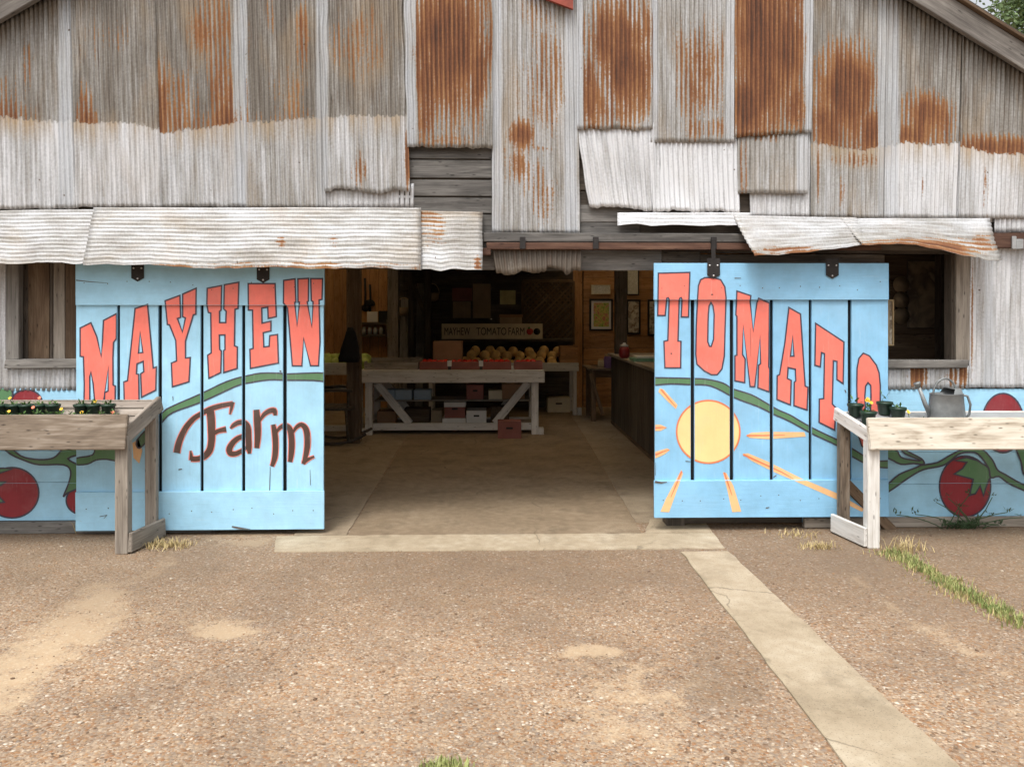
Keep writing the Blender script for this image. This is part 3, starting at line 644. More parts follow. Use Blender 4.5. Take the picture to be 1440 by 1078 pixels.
# --- sliding doors
nailm = lathe([(.0042, 0), (.0036, .0016)], 7); M['nail'] = m_plain('rusty_nail', (.10, .075, .06), .7)
def door(u0, u1, vt, vr, vb0, vb, slots, bluem, br, gapw=4.4):
    """vt top, vr underside of the top rail, vb0 top of the bottom rail, vb bottom"""
    YR, YBd = -.150, -.125
    c = P((u0 + u1) / 2, vb, -.12)
    d = bpy.data.objects.new('sliding_door', None); COL.objects.link(d); place(d, T(c), barn)
    faces = []
    es = [u0 + 1] + slots + [u1 - 1]
    gj = [random.uniform(-.7, .9) for _ in es]
    for i in range(len(es) - 1):
        a = es[i] + ((gapw + gj[i]) / 2 if i else 0); b = es[i + 1] - ((gapw + gj[i + 1]) / 2 if i < len(es) - 2 else 0)
        pbox('board', a, vr - 8, b, vb0 + 8, YBd + random.uniform(-.001, .001), .022, M[bluem], d, .002)
        faces.append((a + .4, vr, b - .4, vb0, YBd - .001))
    pbox('rail_board', u0, vt, u1, vr, YR, .024, M[bluem + 'h'], d, .002, .0015); faces.append((u0 + 1, vt + 1, u1 - 1, vr - .3, YR))
    pbox('rail_board', u0, vb0, u1, vb, YR, .024, M[bluem + 'h'], d, .002, .0015); faces.append((u0 + 1, vb0 + .6, u1 - 1, vb - 1, YR))
    pbox('slot_shade_panel', u0 + 3, vr - 20, u1 - 3, vb0 + 20, YBd + .030, .012, M['shadeblk'], d, .0)  # black sheet that paints the shade seen through the slots
    for i in range(len(es) - 1):                          # nail heads, two for each board on each rail
        for (vv, fr) in (((vt + vr) / 2 + 6, .3), ((vb0 + vb) / 2, .5)):
            for q in (.22, .76):
                mk('nail', nailm, M['nail'], d, T(P(lerp(es[i], es[i + 1], q) + random.uniform(-2, 2), vv + random.uniform(-6, 6), YR - .0002)) @ Matrix.Rotation(R(90), 4, 'X'))
    for (ub, v0, v1) in br:                              # strap hangers with their bolts
        h = 9.
        pts = [(ub - h, v0), (ub + h, v0), (ub + h, v1 - 5), (ub, v1), (ub - h, v1 - 5)]
        bm = bmesh.new(); f = [bm.verts.new(P(x, y, YR - .010)) for x, y in pts]; g = [bm.verts.new(P(x, y, YR + .001)) for x, y in pts]
        bm.faces.new(f); bm.faces.new(g)
        for i in range(5): bm.faces.new((f[i], f[(i + 1) % 5], g[(i + 1) % 5], g[i]))
        hb = mk('hanger_strap', from_bm(bm, 'strap'), M['black'], d)
        for (du, vv) in ((-5.5, v1 - 19), (5.5, v1 - 19), (0, v1 - 4.5)):
            mk('bolt', lathe([(.0065, 0), (.006, .004), (.003, .006)], 8), M['bolt'], d, T(P(ub + du, vv, YR - .0095)) @ Matrix.Rotation(R(90), 4, 'X'))
    return d, faces
dl, FL = door(106, 456, 362, 429, 691, 745, [166.5, 225, 284, 342.5, 400.5], 'blue', [(193.5, 362, 396), (370, 362, 398)])
dr, FR = door(920, 1250, 370, 421.5, 675, 727, [974, 1029, 1085, 1139.5, 1195], 'blue2', [(1003.5, 363, 392), (1170.5, 363, 392)])
z1 = lambda p: scl(p, 5.674, 100, 380); z2 = lambda p: scl(p, 5.989, 280, 380); z3 = lambda p: scl(p, 5.388, 200, 500)
z4 = lambda p: scl(p, 5.9875, 915, 370); z5 = lambda p: scl(p, 4.587, 1020, 400); z6 = lambda p: scl(p, 4.235, 915, 510)
LET_L = [
 [z1([(72, 460), (158, 418), (205, 530), (240, 690), (250, 560), (258, 400), (363, 345), (361, 545), (338, 575), (333, 700), (335, 915), (352, 922), (350, 1130), (262, 1160), (268, 975), (295, 962), (298, 765), (240, 1170), (200, 1190), (175, 900), (158, 810), (148, 850), (148, 1200), (100, 1225), (105, 900), (98, 690), (72, 685)])],
 [z1([(510, 305), (610, 272), (655, 780), (680, 770), (675, 955), (562, 1010), (555, 825), (580, 808), (575, 725), (525, 745), (520, 825), (538, 830), (542, 1060), (425, 1100), (420, 890), (450, 880)]), z1([(550, 488), (572, 655), (537, 660)])],
 [z1([(750, 243), (868, 200), (873, 375), (848, 385), (888, 492), (912, 380), (890, 370), (890, 190), (998, 143), (995, 350), (975, 355), (912, 565), (912, 700), (950, 695), (940, 888), (808, 928), (800, 740), (842, 722), (835, 560), (785, 435), (768, 432)])],
 [z2([(68, 152), (190, 128), (185, 335), (172, 345), (172, 440), (225, 440), (228, 345), (208, 325), (212, 122), (335, 100), (328, 322), (302, 328), (297, 635), (322, 645), (320, 825), (208, 860), (207, 675), (218, 668), (217, 543), (170, 545), (172, 665), (187, 678), (182, 860), (82, 908), (72, 715), (102, 695), (98, 360), (78, 355), (65, 290)])],
 [z2([(413, 112), (640, 112), (650, 390), (582, 405), (578, 310), (527, 318), (530, 445), (605, 428), (605, 510), (540, 525), (545, 645), (590, 640), (595, 550), (660, 540), (668, 780), (432, 825), (428, 665), (455, 658), (450, 335), (415, 335)])],
 [z2([(712, 85), (808, 72), (815, 268), (805, 270), (825, 470), (845, 268), (833, 268), (832, 72), (922, 68), (920, 260), (910, 265), (950, 480), (960, 265), (945, 255), (940, 70), (1040, 70), (1035, 245), (1010, 250), (1018, 600), (1005, 803), (938, 803), (880, 570), (865, 805), (785, 803), (745, 320), (710, 275)])]]
LET_R = [
 [z4([(65, 85), (330, 78), (318, 452), (258, 452), (264, 305), (258, 290), (247, 292), (240, 310), (230, 655), (255, 658), (252, 880), (120, 880), (112, 658), (145, 650), (156, 305), (148, 290), (136, 294), (122, 440), (60, 440)])],
 [z4([(455, 122), (530, 122), (590, 140), (625, 200), (635, 290), (628, 500), (620, 780), (600, 890), (560, 938), (510, 938), (450, 905), (390, 850), (380, 770), (385, 520), (395, 300), (402, 190), (420, 140)]), z4([(508, 330), (525, 360), (535, 430), (530, 640), (510, 700), (495, 700), (480, 660), (485, 430), (492, 360)])],
 [z5([(75, 42), (165, 72), (160, 110), (180, 305), (203, 120), (215, 88), (285, 120), (280, 530), (286, 545), (284, 692), (210, 665), (215, 520), (228, 510), (225, 330), (190, 658), (160, 658), (115, 260), (110, 450), (128, 480), (125, 632), (62, 620), (62, 460), (75, 455), (75, 205), (68, 195)])],
 [z5([(410, 148), (485, 190), (515, 655), (533, 662), (527, 808), (443, 780), (445, 630), (455, 620), (452, 545), (405, 535), (400, 605), (425, 618), (420, 775), (333, 740), (335, 588), (350, 580), (385, 370)]), z5([(435, 330), (443, 462), (420, 462)])],
 [z5([(583, 250), (765, 370), (760, 638), (720, 612), (720, 495), (697, 490), (690, 770), (714, 795), (705, 938), (605, 888), (607, 738), (635, 735), (640, 445), (620, 438), (613, 530), (578, 520)])],
 [z5([(850, 720), (848, 650), (850, 540), (862, 475), (890, 442), (930, 460), (975, 520), (992, 570), (1000, 650), (998, 850), (985, 960), (950, 1040), (910, 1060), (880, 1040), (855, 960), (848, 850)]), z5([(920, 632), (938, 650), (940, 720), (935, 850), (920, 900), (905, 850), (900, 720), (905, 655)])]]
for lp in LET_L: shape('painted_letter', lp, 'coral', FL, dl, 2.1)
for lp in LET_R: shape('painted_letter', lp, 'coral', FR, dr, 2.1)
shape('painted_vine', [z3([(-40, 640), (75, 515), (150, 435), (215, 388), (440, 290), (600, 212), (700, 175), (780, 155), (900, 132), (1050, 133), (1090, 138), (1420, 132), (1420, 195), (1300, 187), (1090, 185), (960, 183), (800, 207), (700, 235), (450, 350), (230, 430), (150, 505), (75, 600), (-20, 700)])], 'green', FL, dl, 2.)
shape('painted_vine', [k7([(440, 515), (540, 495), (562, 440), (640, 425), (700, 440), (692, 525), (620, 520), (560, 525), (510, 548), (440, 550)])], 'green', FL, dl, 2.)
shape('painted_flower', [k7([(772, 425), (808, 405), (830, 470), (812, 545), (778, 512)])], 'peach', FL, dl, 0)
shape('painted_vine', [z6([(-10, 92), (120, 90), (240, 93), (330, 97), (430, 120), (490, 155), (600, 190), (690, 240), (760, 280), (830, 310), (880, 340), (950, 380), (1020, 415), (1120, 462), (1200, 510), (1300, 570), (1350, 585), (1430, 585), (1430, 622), (1350, 620), (1280, 600), (1180, 545), (1110, 492), (1000, 440), (940, 410), (850, 360), (800, 335), (730, 305), (640, 260), (500, 208), (400, 155), (330, 132), (240, 130), (120, 125), (-10, 132)])], 'green', FR, dr, 2.)
shape('painted_sun', [z6(ell(343, 410, 188, 186, 56))], 'yell', FR, dr, 2.4, 'orng')
for pts, st in [([(55, 150), (78, 160), (160, 250), (150, 275), (95, 222), (46, 172)], [(62, 158), (105, 210), (150, 262)]),
                ([(15, 368), (60, 368), (97, 385), (60, 404), (15, 406)], [(25, 388), (60, 385), (95, 385)]),
                ([(15, 533), (98, 508), (115, 518), (80, 545), (15, 574)], [(28, 548), (70, 530), (110, 516)]),
                ([(183, 636), (192, 660), (110, 888), (58, 886), (90, 810)], [(185, 645), (150, 730), (120, 800)]),
                ([(430, 650), (450, 655), (492, 730), (540, 885), (486, 888), (455, 750)], [(438, 652), (465, 730), (485, 790)]),
                ([(568, 432), (600, 415), (700, 410), (915, 412), (924, 438), (700, 454), (590, 446)], [(572, 433), (680, 432), (800, 430)]),
                ([(546, 541), (580, 538), (700, 588), (900, 688), (1115, 778), (1270, 868), (1260, 887), (1110, 814), (880, 712), (720, 642), (600, 582)], [(552, 545), (660, 595), (780, 650), (850, 690)])]:
    V2, tri = tess([z6(pts)]); lay = [(V2, tri, M['peach'], .0015)]
    a, b = ribbon(z6(st), [2.6, 1.9, .7][:len(st)] if len(st) == 3 else [2.8, 2.2, 1.6, .6]); lay.append((a, b, M['orng'], .0023))
    paint('painted_ray', lay, FR, dr)
FARM = {'f': [([(262, 735), (272, 680), (292, 620), (330, 545), (385, 480), (440, 443), (520, 402), (600, 378), (688, 362)], [46, 46, 44, 40, 36, 34, 36, 34, 30]), ([(684, 350), (676, 395), (664, 445)], [26, 22, 8]),
              ([(512, 395), (522, 480), (525, 580), (524, 650), (510, 715), (470, 762), (420, 780), (368, 780)], [56, 58, 54, 50, 48, 44, 36, 38]), ([(372, 790), (370, 750), (366, 718)], [30, 22, 8]), ([(530, 592), (580, 568), (636, 556)], [34, 30, 40])],
        'a': [([(668, 552), (690, 528), (730, 506), (775, 508), (800, 545), (805, 620), (808, 690), (812, 742)], [10, 28, 34, 38, 44, 44, 42, 20]), ([(795, 600), (730, 622), (685, 660), (660, 705), (668, 738), (705, 742), (750, 722), (798, 690)], [26, 34, 40, 44, 40, 34, 30, 22])],
        'r': [([(865, 408), (872, 500), (875, 600), (868, 700)], [40, 50, 46, 34]), ([(890, 495), (920, 448), (960, 420), (1000, 415), (1008, 452)], [14, 28, 34, 36, 22])],
        'm': [([(992, 520), (1005, 590), (1010, 680), (1004, 770), (982, 838)], [30, 42, 42, 40, 26]), ([(1012, 590), (1040, 548), (1085, 528), (1120, 560), (1132, 640), (1130, 730), (1120, 805)], [12, 26, 34, 42, 44, 42, 30]), ([(1138, 590), (1165, 545), (1205, 522), (1240, 555), (1252, 630), (1246, 720), (1222, 820)], [12, 24, 32, 42, 44, 40, 26]), ([(1215, 812), (1255, 785), (1304, 762)], [28, 24, 12])]}
for ch, sts in FARM.items():
    lay = []
    for i, (pl, ws) in enumerate(sts):
        pw = smooth([(x, y, w_) for (x, y), w_ in zip(pl, ws)]); q = z3([p[:2] for p in pw]); ws = [p[2] for p in pw]; a, b = ribbon(q, [w_ / 5.388 + 2.6 for w_ in ws]); lay.append((a, b, M['pink'], .0012 + .0002 * i))
        a, b = ribbon(q, [w_ / 5.388 for w_ in ws]); lay.append((a, b, M['brownp'], .0026 + .0002 * i))
    paint('painted_letter', lay, FL, dl)

for pts, wd, fc, dd in [([(107, 394), (125, 396), (152, 398)], [1.4, 1., .4], FL, dl), ([(380, 656), (379.5, 672), (379, 690)], [.6, 1., 1.1], FL, dl), ([(243, 557), (243, 563)], [1.2, .6], FL, dl), ([(251, 660), (256, 659)], [1.8, 1.], FL, dl), ([(326, 740), (340, 743), (352, 744)], [2., 3.2, 1.], FL, dl),
                        ([(436, 660), (436.5, 682)], [.5, .7], FL, dl), ([(393, 521.5), (395.5, 522)], [2., 2.], FL, dl), ([(140, 726), (150, 724), (146, 729)], [.8, 1.2, .4], FL, dl), ([(921, 677), (930, 678.5), (938, 677.5)], [3.4, 2.4, .8], FR, dr), ([(964, 648), (972, 649)], [1.2, .8], FR, dr), ([(1033, 391), (1042, 391)], [1.2, .7], FR, dr),
                        ([(921, 650), (921.6, 668)], [1.6, 1.], FR, dr), ([(1087, 671), (1092, 668)], [2., 1.], FR, dr), ([(1077, 714), (1082, 713)], [1.6, 1.], FR, dr), ([(1188, 548), (1190, 552)], [1.6, 1.2], FR, dr), ([(943, 497), (945, 497)], [1.8, 1.8], FR, dr), ([(1000, 414), (1003, 414)], [1.8, 1.6], FR, dr), ([(1055, 461), (1056, 502)], [.5, .4], FR, dr)]:
    a, b = ribbon(pts, wd); paint('paint_crack', [(a, b, M['crack'], .0036)], fc, dd)
# --- lintel, door track and the gear on it
pbox('track_board', 680, 327, 1052, 341, -.115, .05, M['greyd'], barn, .006, .004)
pbox('track_rail', 684, 341.5, 1240, 351, -.135, .07, M['trackred'], barn, .004)
pbox('track_rail', 100, 348, 690, 358, -.135, .07, M['trackred'], barn, .004)
pbox('track_rail', 1396, 328, 1900, 349, -.10, .05, M['trackred'], barn, .004)
pbox('track_bracket', 1424, 332, 1430, 350, -.12, .02, M['steel'], barn); pbox('track_bracket', 1430.2, 336, 1440, 350, -.12, .02, M['steel'], barn)
pbox('hanger_rod', 1000.5, 336, 1006.5, 366, -.158, .012, M['black'], dr, .002)
for u in (735, 838, 1004): pbox('track_bracket', u - 4, 333, u + 4, 350, -.15, .015, M['black'], barn, .002)
pbox('lintel_beam', 400, 352, 985, 377, -.012, .16, M['dark'], barn, .006)
for x in (OPL, OPR): bx('door_jamb', (x - .07, -.002, .004), (x + .07, .14, LINT), M['dark'], barn, .006)
# --- rake boards, roof and the red peak board
def rake(side):
    xe = side * XE; a = Vector((RX, YO, RZ)); b = Vector((xe + side * .35, YO, zroof(xe + side * .35)))
    n = Vector((side * (SLR if side > 0 else SLL), 0, 1)).normalized()
    beam('rake_board', a + n * .045, b + n * .045, .045, .17, M['rakew'], barn, n, .006, .004)
    beam('rake_trim', a + n * .141 + Vector((0, -.03, 0)), b + n * .141 + Vector((0, -.03, 0)), .06, .02, M['brown'], barn, n, .004, .003)
    # roof deck in three strips, leaving a bay for the added light panels
    L = (b - a).length; dx = (b - a).normalized()
    def deck(s0, s1, y0, y1, nm='roof_sheet'):
        p = a + dx * L * s0 + n * .152; q = a + dx * L * s1 + n * .152
        p.y = q.y = (y0 + y1) / 2; beam(nm, p, q, y1 - y0, .03, M['dark'], barn, n, .003)
    s0, s1 = .16, .50
    deck(0, 1, YO - .05, 1.6); deck(0, s0, 1.602, 7.5); deck(s1, 1, 1.602, 7.5)
    for k_ in range(5):
        p = a + dx * L * (s0 + .001) + n * .152; q = a + dx * L * (s1 - .001) + n * .152; y_ = 1.605 + 1.179 * k_
        p.y = q.y = y_ + .5895; beam('added_light_panel', p, q, 1.176, .012, M['lightpanel'], barn, n, 0); deck(0, 1, 7.502, YB + .3)  # unseen panels added to let warm light into the barn
    for k in range(9):
        y = .4 + k * .88
        if not 1.5 < y < 7.6: beam('rafter', Vector((RX, y, RZ)) + n * .062 + dx * .08, Vector((b.x, y, b.z)) + n * .062, .05, .14, M['dark'], barn, n, .003)
rake(1); rake(-1)
pk = [P(756, -6, -.12), P(806, 13, -.12), P(806, -60, -.12), P(700, -60, -.12)]
bm = bmesh.new(); f = [bm.verts.new(p) for p in pk]; g = [bm.verts.new(p + Vector((0, .03, 0))) for p in pk]
bm.faces.new(f); bm.faces.new(g)
for i in range(4): bm.faces.new((f[i], f[(i + 1) % 4], g[(i + 1) % 4], g[i]))
mk('peak_board', from_bm(bm, 'peak_board'), M['rroof'], barn)
# --- outer side and back walls, loft floor left open below the added light panels
for sx in (-1, 1):
    for k in range(5): bx('side_wall_board', (sx * XE, .04, .02 + k * .5), (sx * (XE + .04), YB, .51 + k * .5), M['dark'], barn, .003)
for k in range(20):
    xx = -XE + k * (2 * XE / 20)
    bx('back_wall_board', (xx + .003, YB, .0), (xx + 2 * XE / 20 - .003, YB + .03, zroof(xx + XE / 20) + .3), M['dark'], barn, .002)
for k in range(12):
    y0 = .2 + k * .625
    xs_ = [(-6.2, 6.2)] if y0 < 1.6 else ([(-6.2, -2.6), (2.6, 6.2)] if y0 < 4.4 else [(-6.2, -4.3), (-1.75, 1.15), (4.2, 6.2)])
    for a, b in xs_: bx('loft_board', (a, y0 + .003, 2.62), (b, y0 + .622, 2.65), M['dark'], barn, .002)

# --- windows
def window(u0, u1, v0, v1, fr):
    wd = bpy.data.objects.new('window', None); COL.objects.link(wd); place(wd, T(P((u0 + u1) / 2, v1, -.03)), barn); return wd
w1 = window(8, 106, 355, 517, 0)
pbox('frame_board', 8, 352, 26, 506, -.052, .06, M['grey'], w1, .004, .003); pbox('sill', 6, 505, 110, 517.5, -.075, .10, M['grey'], w1, .005, .004)
for i, (a, b, m) in enumerate([(25, 39, 'dark'), (39.6, 69, 'brown'), (69.8, 74, 'dark'), (74.6, 91, 'tablg'), (91.8, 112, 'brown')]):
    pbox('shutter_board', a, 350, b, 508, .035 + .006 * (i % 2), .022, M[m], w1, .003, .002)
w2 = window(1250, 1365, 350, 517, 0)
pbox('frame_board', 1345, 340, 1364, 508, -.050, .03, M['tablg'], w2, .004, .003); pbox('frame_board', 1338, 342, 1345, 506, -.02, .10, M['dark'], w2, .003)
pbox('sill', 1236, 506, 1362, 517.5, -.085, .11, M['grey'], w2, .005, .004); pbox('frame_board', 1236, 340, 1364, 352, -.045, .04, M['dark'], w2, .003)

# ================================================================== INSIDE: walls, posts
YK = 7.55
yk = lambda u, v: P(u, v, YK)
xL, xR = P(548, 440, YK).x, P(809, 440, YK).x
k = 0; x = -6.1
while x < xL - .02:                                      # vertical pine planks, left
    bx('pine_plank', (x, YK, .004), (min(x + .145, xL), YK + .02, 2.9), M['pine'], barn, .004); x += .15
z = .004
while z < 2.95:                                          # horizontal pine boards, right
    bx('pine_plank', (xR + .14, YK, z), (6.1, YK + .02, z + .195), M['pine'], barn, .004); z += .2
pbox('corner_post', 806, 360, 819, 580, YK - .04, .06, M['pine'], barn)
z = .004
while z < 2.6:                                           # dark boards between
    bx('dark_plank', (xL, YK, z), (xR, YK + .02, z + .245), M['dark'], barn, .004); z += .25
def post(u0, u1, Y, mat='brown', ztop=2.62):
    a, b = P(u0, 500, Y).x, P(u1, 500, Y).x; bx('post', (a, Y, .004), (b, Y + (b - a), ztop), M[mat], barn, .006, .003)
post(487, 506, 3.85, 'brown'); bx('post', (P(866, 500, 5.3).x, 5.3, 1.015), (P(882, 500, 5.3).x, 5.45, 2.62), M['dark'], barn, .006); post(545, 560, 6.6, 'tablg'); post(596, 606, 6.9, 'dark'); post(574, 582, 7.2, 'dark')
beam('brace', P(582, 400, 7.1), P(618, 500, 7.1), .07, .07, M['dark'], barn)
# partition seen through the right-hand window
for i in range(11): bx('partition_board', (2.9, 1.0, .004 + i * .235), (6.25, 1.03, .234 + i * .235), M['brown'], barn, .004)
bx('partition_post', (P(1322, 440, .9).x, .9, .004), (P(1338, 440, .9).x, .99, 2.61), M['dark'], barn, .004)
# lattice screen
lat = root('lattice_screen', P(770, 480, 7.4), 'dark diagonal wooden lattice screen on the back wall beside the pine boards', 'lattice')
a0, a1 = P(735, 395, 7.42), P(806, 484, 7.42); W_, H_ = a1.x - a0.x, a0.z - a1.z
for s in (1, -1):
    c = -H_
    while c < W_:
        pts = []
        t0 = max(0, -c); t1_ = min(H_, W_ - c)
        if t1_ - t0 > .08:
            f_ = lambda t: Vector((a0.x + c + t if s > 0 else a1.x - c - t, 7.42 + (.0 if s > 0 else .012), a1.z + t))
            beam('slat', f_(t0), f_(t1_), .01, .034, M['brown'], lat, (0, 0, 1), .0)
        c += .098
for p, q in (((a0.x, a1.z), (a1.x, a1.z)), ((a0.x, a0.z), (a1.x, a0.z)), ((a0.x, a1.z), (a0.x, a0.z)), ((a1.x, a1.z), (a1.x, a0.z))):
    beam('frame', (p[0], 7.40, p[1]), (q[0], 7.40, q[1]), .02, .05, M['brown'], lat, (1, 0, 1) if p[0] == q[0] else (0, 0, 1))
pbox('lattice_ledge', 730, 478, 806, 486, 7.36, .18, M['dark'], barn)

# ================================================================== INSIDE: the things
def picture(name, u0, v0, u1, v1, Y, fw, fm, art, label, cat='picture', mat=None, group=None):
    o = root(name, P((u0 + u1) / 2, v1, Y), label, cat, group); px = F / (Y + D); f_ = fw * px
    for (a, b, c, d) in ((u0, v0, u1, v0 + f_), (u0, v1 - f_, u1, v1), (u0, v0 + f_, u0 + f_, v1 - f_), (u1 - f_, v0 + f_, u1, v1 - f_)):
        pbox('frame', a, b, c, d, Y, .03, M[fm], o, .002)
    if mat: pbox('mount', u0 + f_, v0 + f_, u1 - f_, v1 - f_, Y + .014, .008, M[mat], o, 0); m_ = 3.2
    else: m_ = 0
    pbox('print', u0 + f_ + m_, v0 + f_ + m_, u1 - f_ - m_, v1 - f_ - m_, Y + .010, .004 if mat else .012, M[art], o, 0)
    return o
YP = YK - .032
picture('framed_picture', 829, 420, 862, 465, YP, .03, 'frame', 'art1', 'black framed garden print on the pine wall', mat='white')
picture('framed_certificate', 831, 400, 859, 414, YP, .012, 'goldf', 'art3', 'thin framed white certificate above the garden print', 'certificate')
picture('framed_picture', 881, 375, 899, 415, YP, .02, 'frame', 'art3', 'tall dark framed pale print high beside the dark post')
picture('framed_picture', 881, 421, 901, 470, YP, .03, 'frame', 'art2', 'dark framed old photograph below the tall pale print')
picture('framed_picture', 911, 421, 930, 472, YP, .03, 'frame', 'art2', 'black framed picture half hidden by the sun painted door')
def paper(name, u0, v0, u1, v1, Y, mat, label, cat='paper', group=None):
    return tag(pbox(name, u0, v0, u1, v1, Y, .006, M[mat], None, .001), label, cat, group)
paper('paper_notice', 703, 408, 725, 428, YK - .008, 'ynote', 'small yellow notice pinned to the dark back wall', 'notice')
paper('paper_sheet', 665, 399, 690, 447, YK - .008, 'tan', 'tall tan sheet of paper on the dark back wall', 'paper')
paper('paper_sheet', 637, 424, 662, 447, YK - .008, 'tan', 'small square tan sheet beside the tall tan one', 'paper')
paper('paper_sheet', 636, 405, 664, 423, YK - .008, 'cardr', 'reddish faded sheet above the small square tan one', 'paper')
# the sign over the melons
sg = root('farm_sign', P(690, 477, 7.0), 'long cream wooden farm sign lettered in black above the melons', 'sign')
pbox('sign_board', 621, 455, 763, 477.5, 7.0, .03, M['cream'], sg, .004)
def text(name, s, u0, u1, vtop, vbot, Y, mat, parent):
    cu = bpy.data.curves.new(name, 'FONT'); cu.body = s; cu.extrude = .002; cu.size = 1.
    o = bpy.data.objects.new('tmp', cu); COL.objects.link(o); bpy.context.view_layer.update()
    me = bpy.data.meshes.new_from_object(o.evaluated_get(bpy.context.evaluated_depsgraph_get())); bpy.data.objects.remove(o)
    me.materials.clear(); xs_ = [v.co.x for v in me.vertices]; ys_ = [v.co.y for v in me.vertices]
    a, b = P(u0, vbot, Y), P(u1, vtop, Y); sx = (b.x - a.x) / (max(xs_) - min(xs_)); sy = (b.z - a.z) / (max(ys_) - min(ys_))
    for v in me.vertices: v.co = Vector(((v.co.x - min(xs_)) * sx, -v.co.z, (v.co.y - min(ys_)) * sy))
    return mk(name, me, M[mat], parent, T(a))
text('lettering', 'MAYHEW', 625, 661, 460.5, 471, 6.998, 'ink', sg); text('lettering', 'TOMATO', 670, 712, 460.5, 471, 6.998, 'ink', sg); text('lettering', 'FARM', 715, 737.5, 460.5, 471, 6.998, 'ink', sg)
for (u, m) in ((745, 'signred'), (755, 'ink')):
    mk('painted_fruit', lathe([(.055, 0), (.055, .004)], 20), M[m], sg, T(P(u, 466, 6.998)) @ Matrix.Rotation(R(90), 4, 'X'))
mk('painted_fruit_leaf', lathe([(.02, 0), (.02, .004)], 8), M['leaf'], sg, T(P(744, 461, 6.994)) @ Matrix.Rotation(R(90), 4, 'X'))
cr = root('produce_carton', P(720, 455, 7.04), 'low grey brown carton standing on top of the farm sign', 'box')
pbox('carton_body', 703, 442.5, 734, 455.2, 7.0, .12, M['tan'], cr, .004); pbox('carton_lid', 702, 442, 735, 446, 6.996, .13, M['card'], cr, .003)
pbox('sign_shelf', 618, 476.5, 806, 480, 6.98, .5, M['dark'], barn)

# the long white produce table
tb = root('produce_table', (P(635, 612, 4.6).x, 4.9, .004), 'long white farm table with crossed braces and a deep apron', 'table')
Y0, Y1 = 4.48, 5.38
x0, x1 = P(505, 530, Y0).x, P(765, 530, Y0).x; zt_, zb_ = P(600, 523, Y0).z, P(600, 538, Y0).z
pbox('apron', 505, 523, 766, 538, Y0, .035, M['whitew'], tb); bx('apron', (x0, Y1 - .035, zb_), (x1, Y1, zt_), M['whitew'], tb)
bx('apron', (x0, Y0 + .036, zb_), (x0 + .035, Y1 - .036, zt_), M['whitew'], tb); bx('apron', (x1 - .035, Y0 + .036, zb_), (x1, Y1 - .036, zt_), M['whitew'], tb)
for i in range(5): bx('top_board', (x0 + .002, Y0 + .002 + i * .18, zt_ + .001), (x1 - .002, Y0 + .178 + i * .18, zt_ + .022), M['whitew'], tb, .003)
for xx in (x0 + .07, x1 - .16):
    for yy in (Y0 + .04, Y1 - .13):
        bx('leg', (xx, yy, .004), (xx + .09, yy + .09, zb_ + .1), M['whitew'], tb)
for yy in (Y0 + .135, Y1 - .18):
    bx('stretcher', (x0 + .1, yy, .05), (x1 - .1, yy + .035, .145), M['whitew'], tb)
    beam('brace', (x0 + .20, yy + .055, zb_ - .02), (x0 + .64, yy + .055, .135), .035, .10, M['whitew'], tb); beam('brace', (x1 - .20, yy + .055, zb_ - .02), (x1 - .64, yy + .055, .135), .035, .10, M['whitew'], tb)
bx('foot', (x0 + .0, Y0 + .02, .004), (x0 + .069, Y0 + .15, .09), M['whitew'], tb); bx('foot', (x1 - .069, Y0 + .02, .004), (x1 + .0, Y0 + .15, .09), M['whitew'], tb)
zs = P(600, 561, Y0 + .3).z
bx('shelf', (x0 + .17, Y0 + .2, zs - .02), (x1 - .17, Y1 - .2, zs), M['tablg'], tb)
bx('floor_shelf', (x0 + .1, Y0 + .205, .10), (x1 - .1, Y1 - .19, .12), M['tablg'], tb)

ZT = zt_ + .022
tomm = blob(.034, .034, .029, 2, .05, 2.)
def tray(u0, u1, label, fruit=True):
    a, b = P(u0, 515, Y0 + .12).x, P(u1, 515, Y0 + .12).x
    o = root('tomato_tray', ((a + b) / 2, Y0 + .12, ZT), label, 'tray', 'red trays of tomatoes on the white table')
    y0, y1 = Y0 + .10, Y0 + .44; h = .105
    bx('tray_base', (a + .006, y0, ZT), (b - .006, y1, ZT + .012), M['card'], o, .002)
    bx('tray_side', (a, y0, ZT), (b, y0 + .012, ZT + h), M['cardr'], o, .002); bx('tray_side', (a, y1 - .012, ZT), (b, y1, ZT + h), M['cardr'], o, .002)
    bx('tray_side', (a, y0 + .0125, ZT), (a + .012, y1 - .0125, ZT + h), M['cardr'], o, .002); bx('tray_side', (b - .012, y0 + .0125, ZT), (b, y1 - .0125, ZT + h), M['cardr'], o, .002)
    n_ = 0
    for j in range(4):
        for i in range(int((b - a - .03) / .07)):
            p = Vector((a + .05 + i * .07 + random.uniform(-.006, .006), y0 + .055 + j * .075, ZT + .085 + random.uniform(0, .02)))
            t = mk('tomato', tomm, M['tomato'], None, T(p) @ Matrix.Rotation(random.uniform(0, 6), 4, 'Z') @ Matrix.Rotation(random.uniform(-.4, .4), 4, 'X'))
            tag(t, label.replace('red carton tray', 'ripe red tomato lying in the tray'), 'tomato', 'tomatoes in the ' + label[4:])
for u0, u1, lb in ((590, 631, 'red carton tray next to the brown cardboard box'), (633, 675, 'red carton tray in front of the leftmost melons'), (678, 719, 'red carton tray in front of the middle melons'), (723, 763, 'red carton tray on the table end beside the melon shelf')): tray(u0, u1, lb)
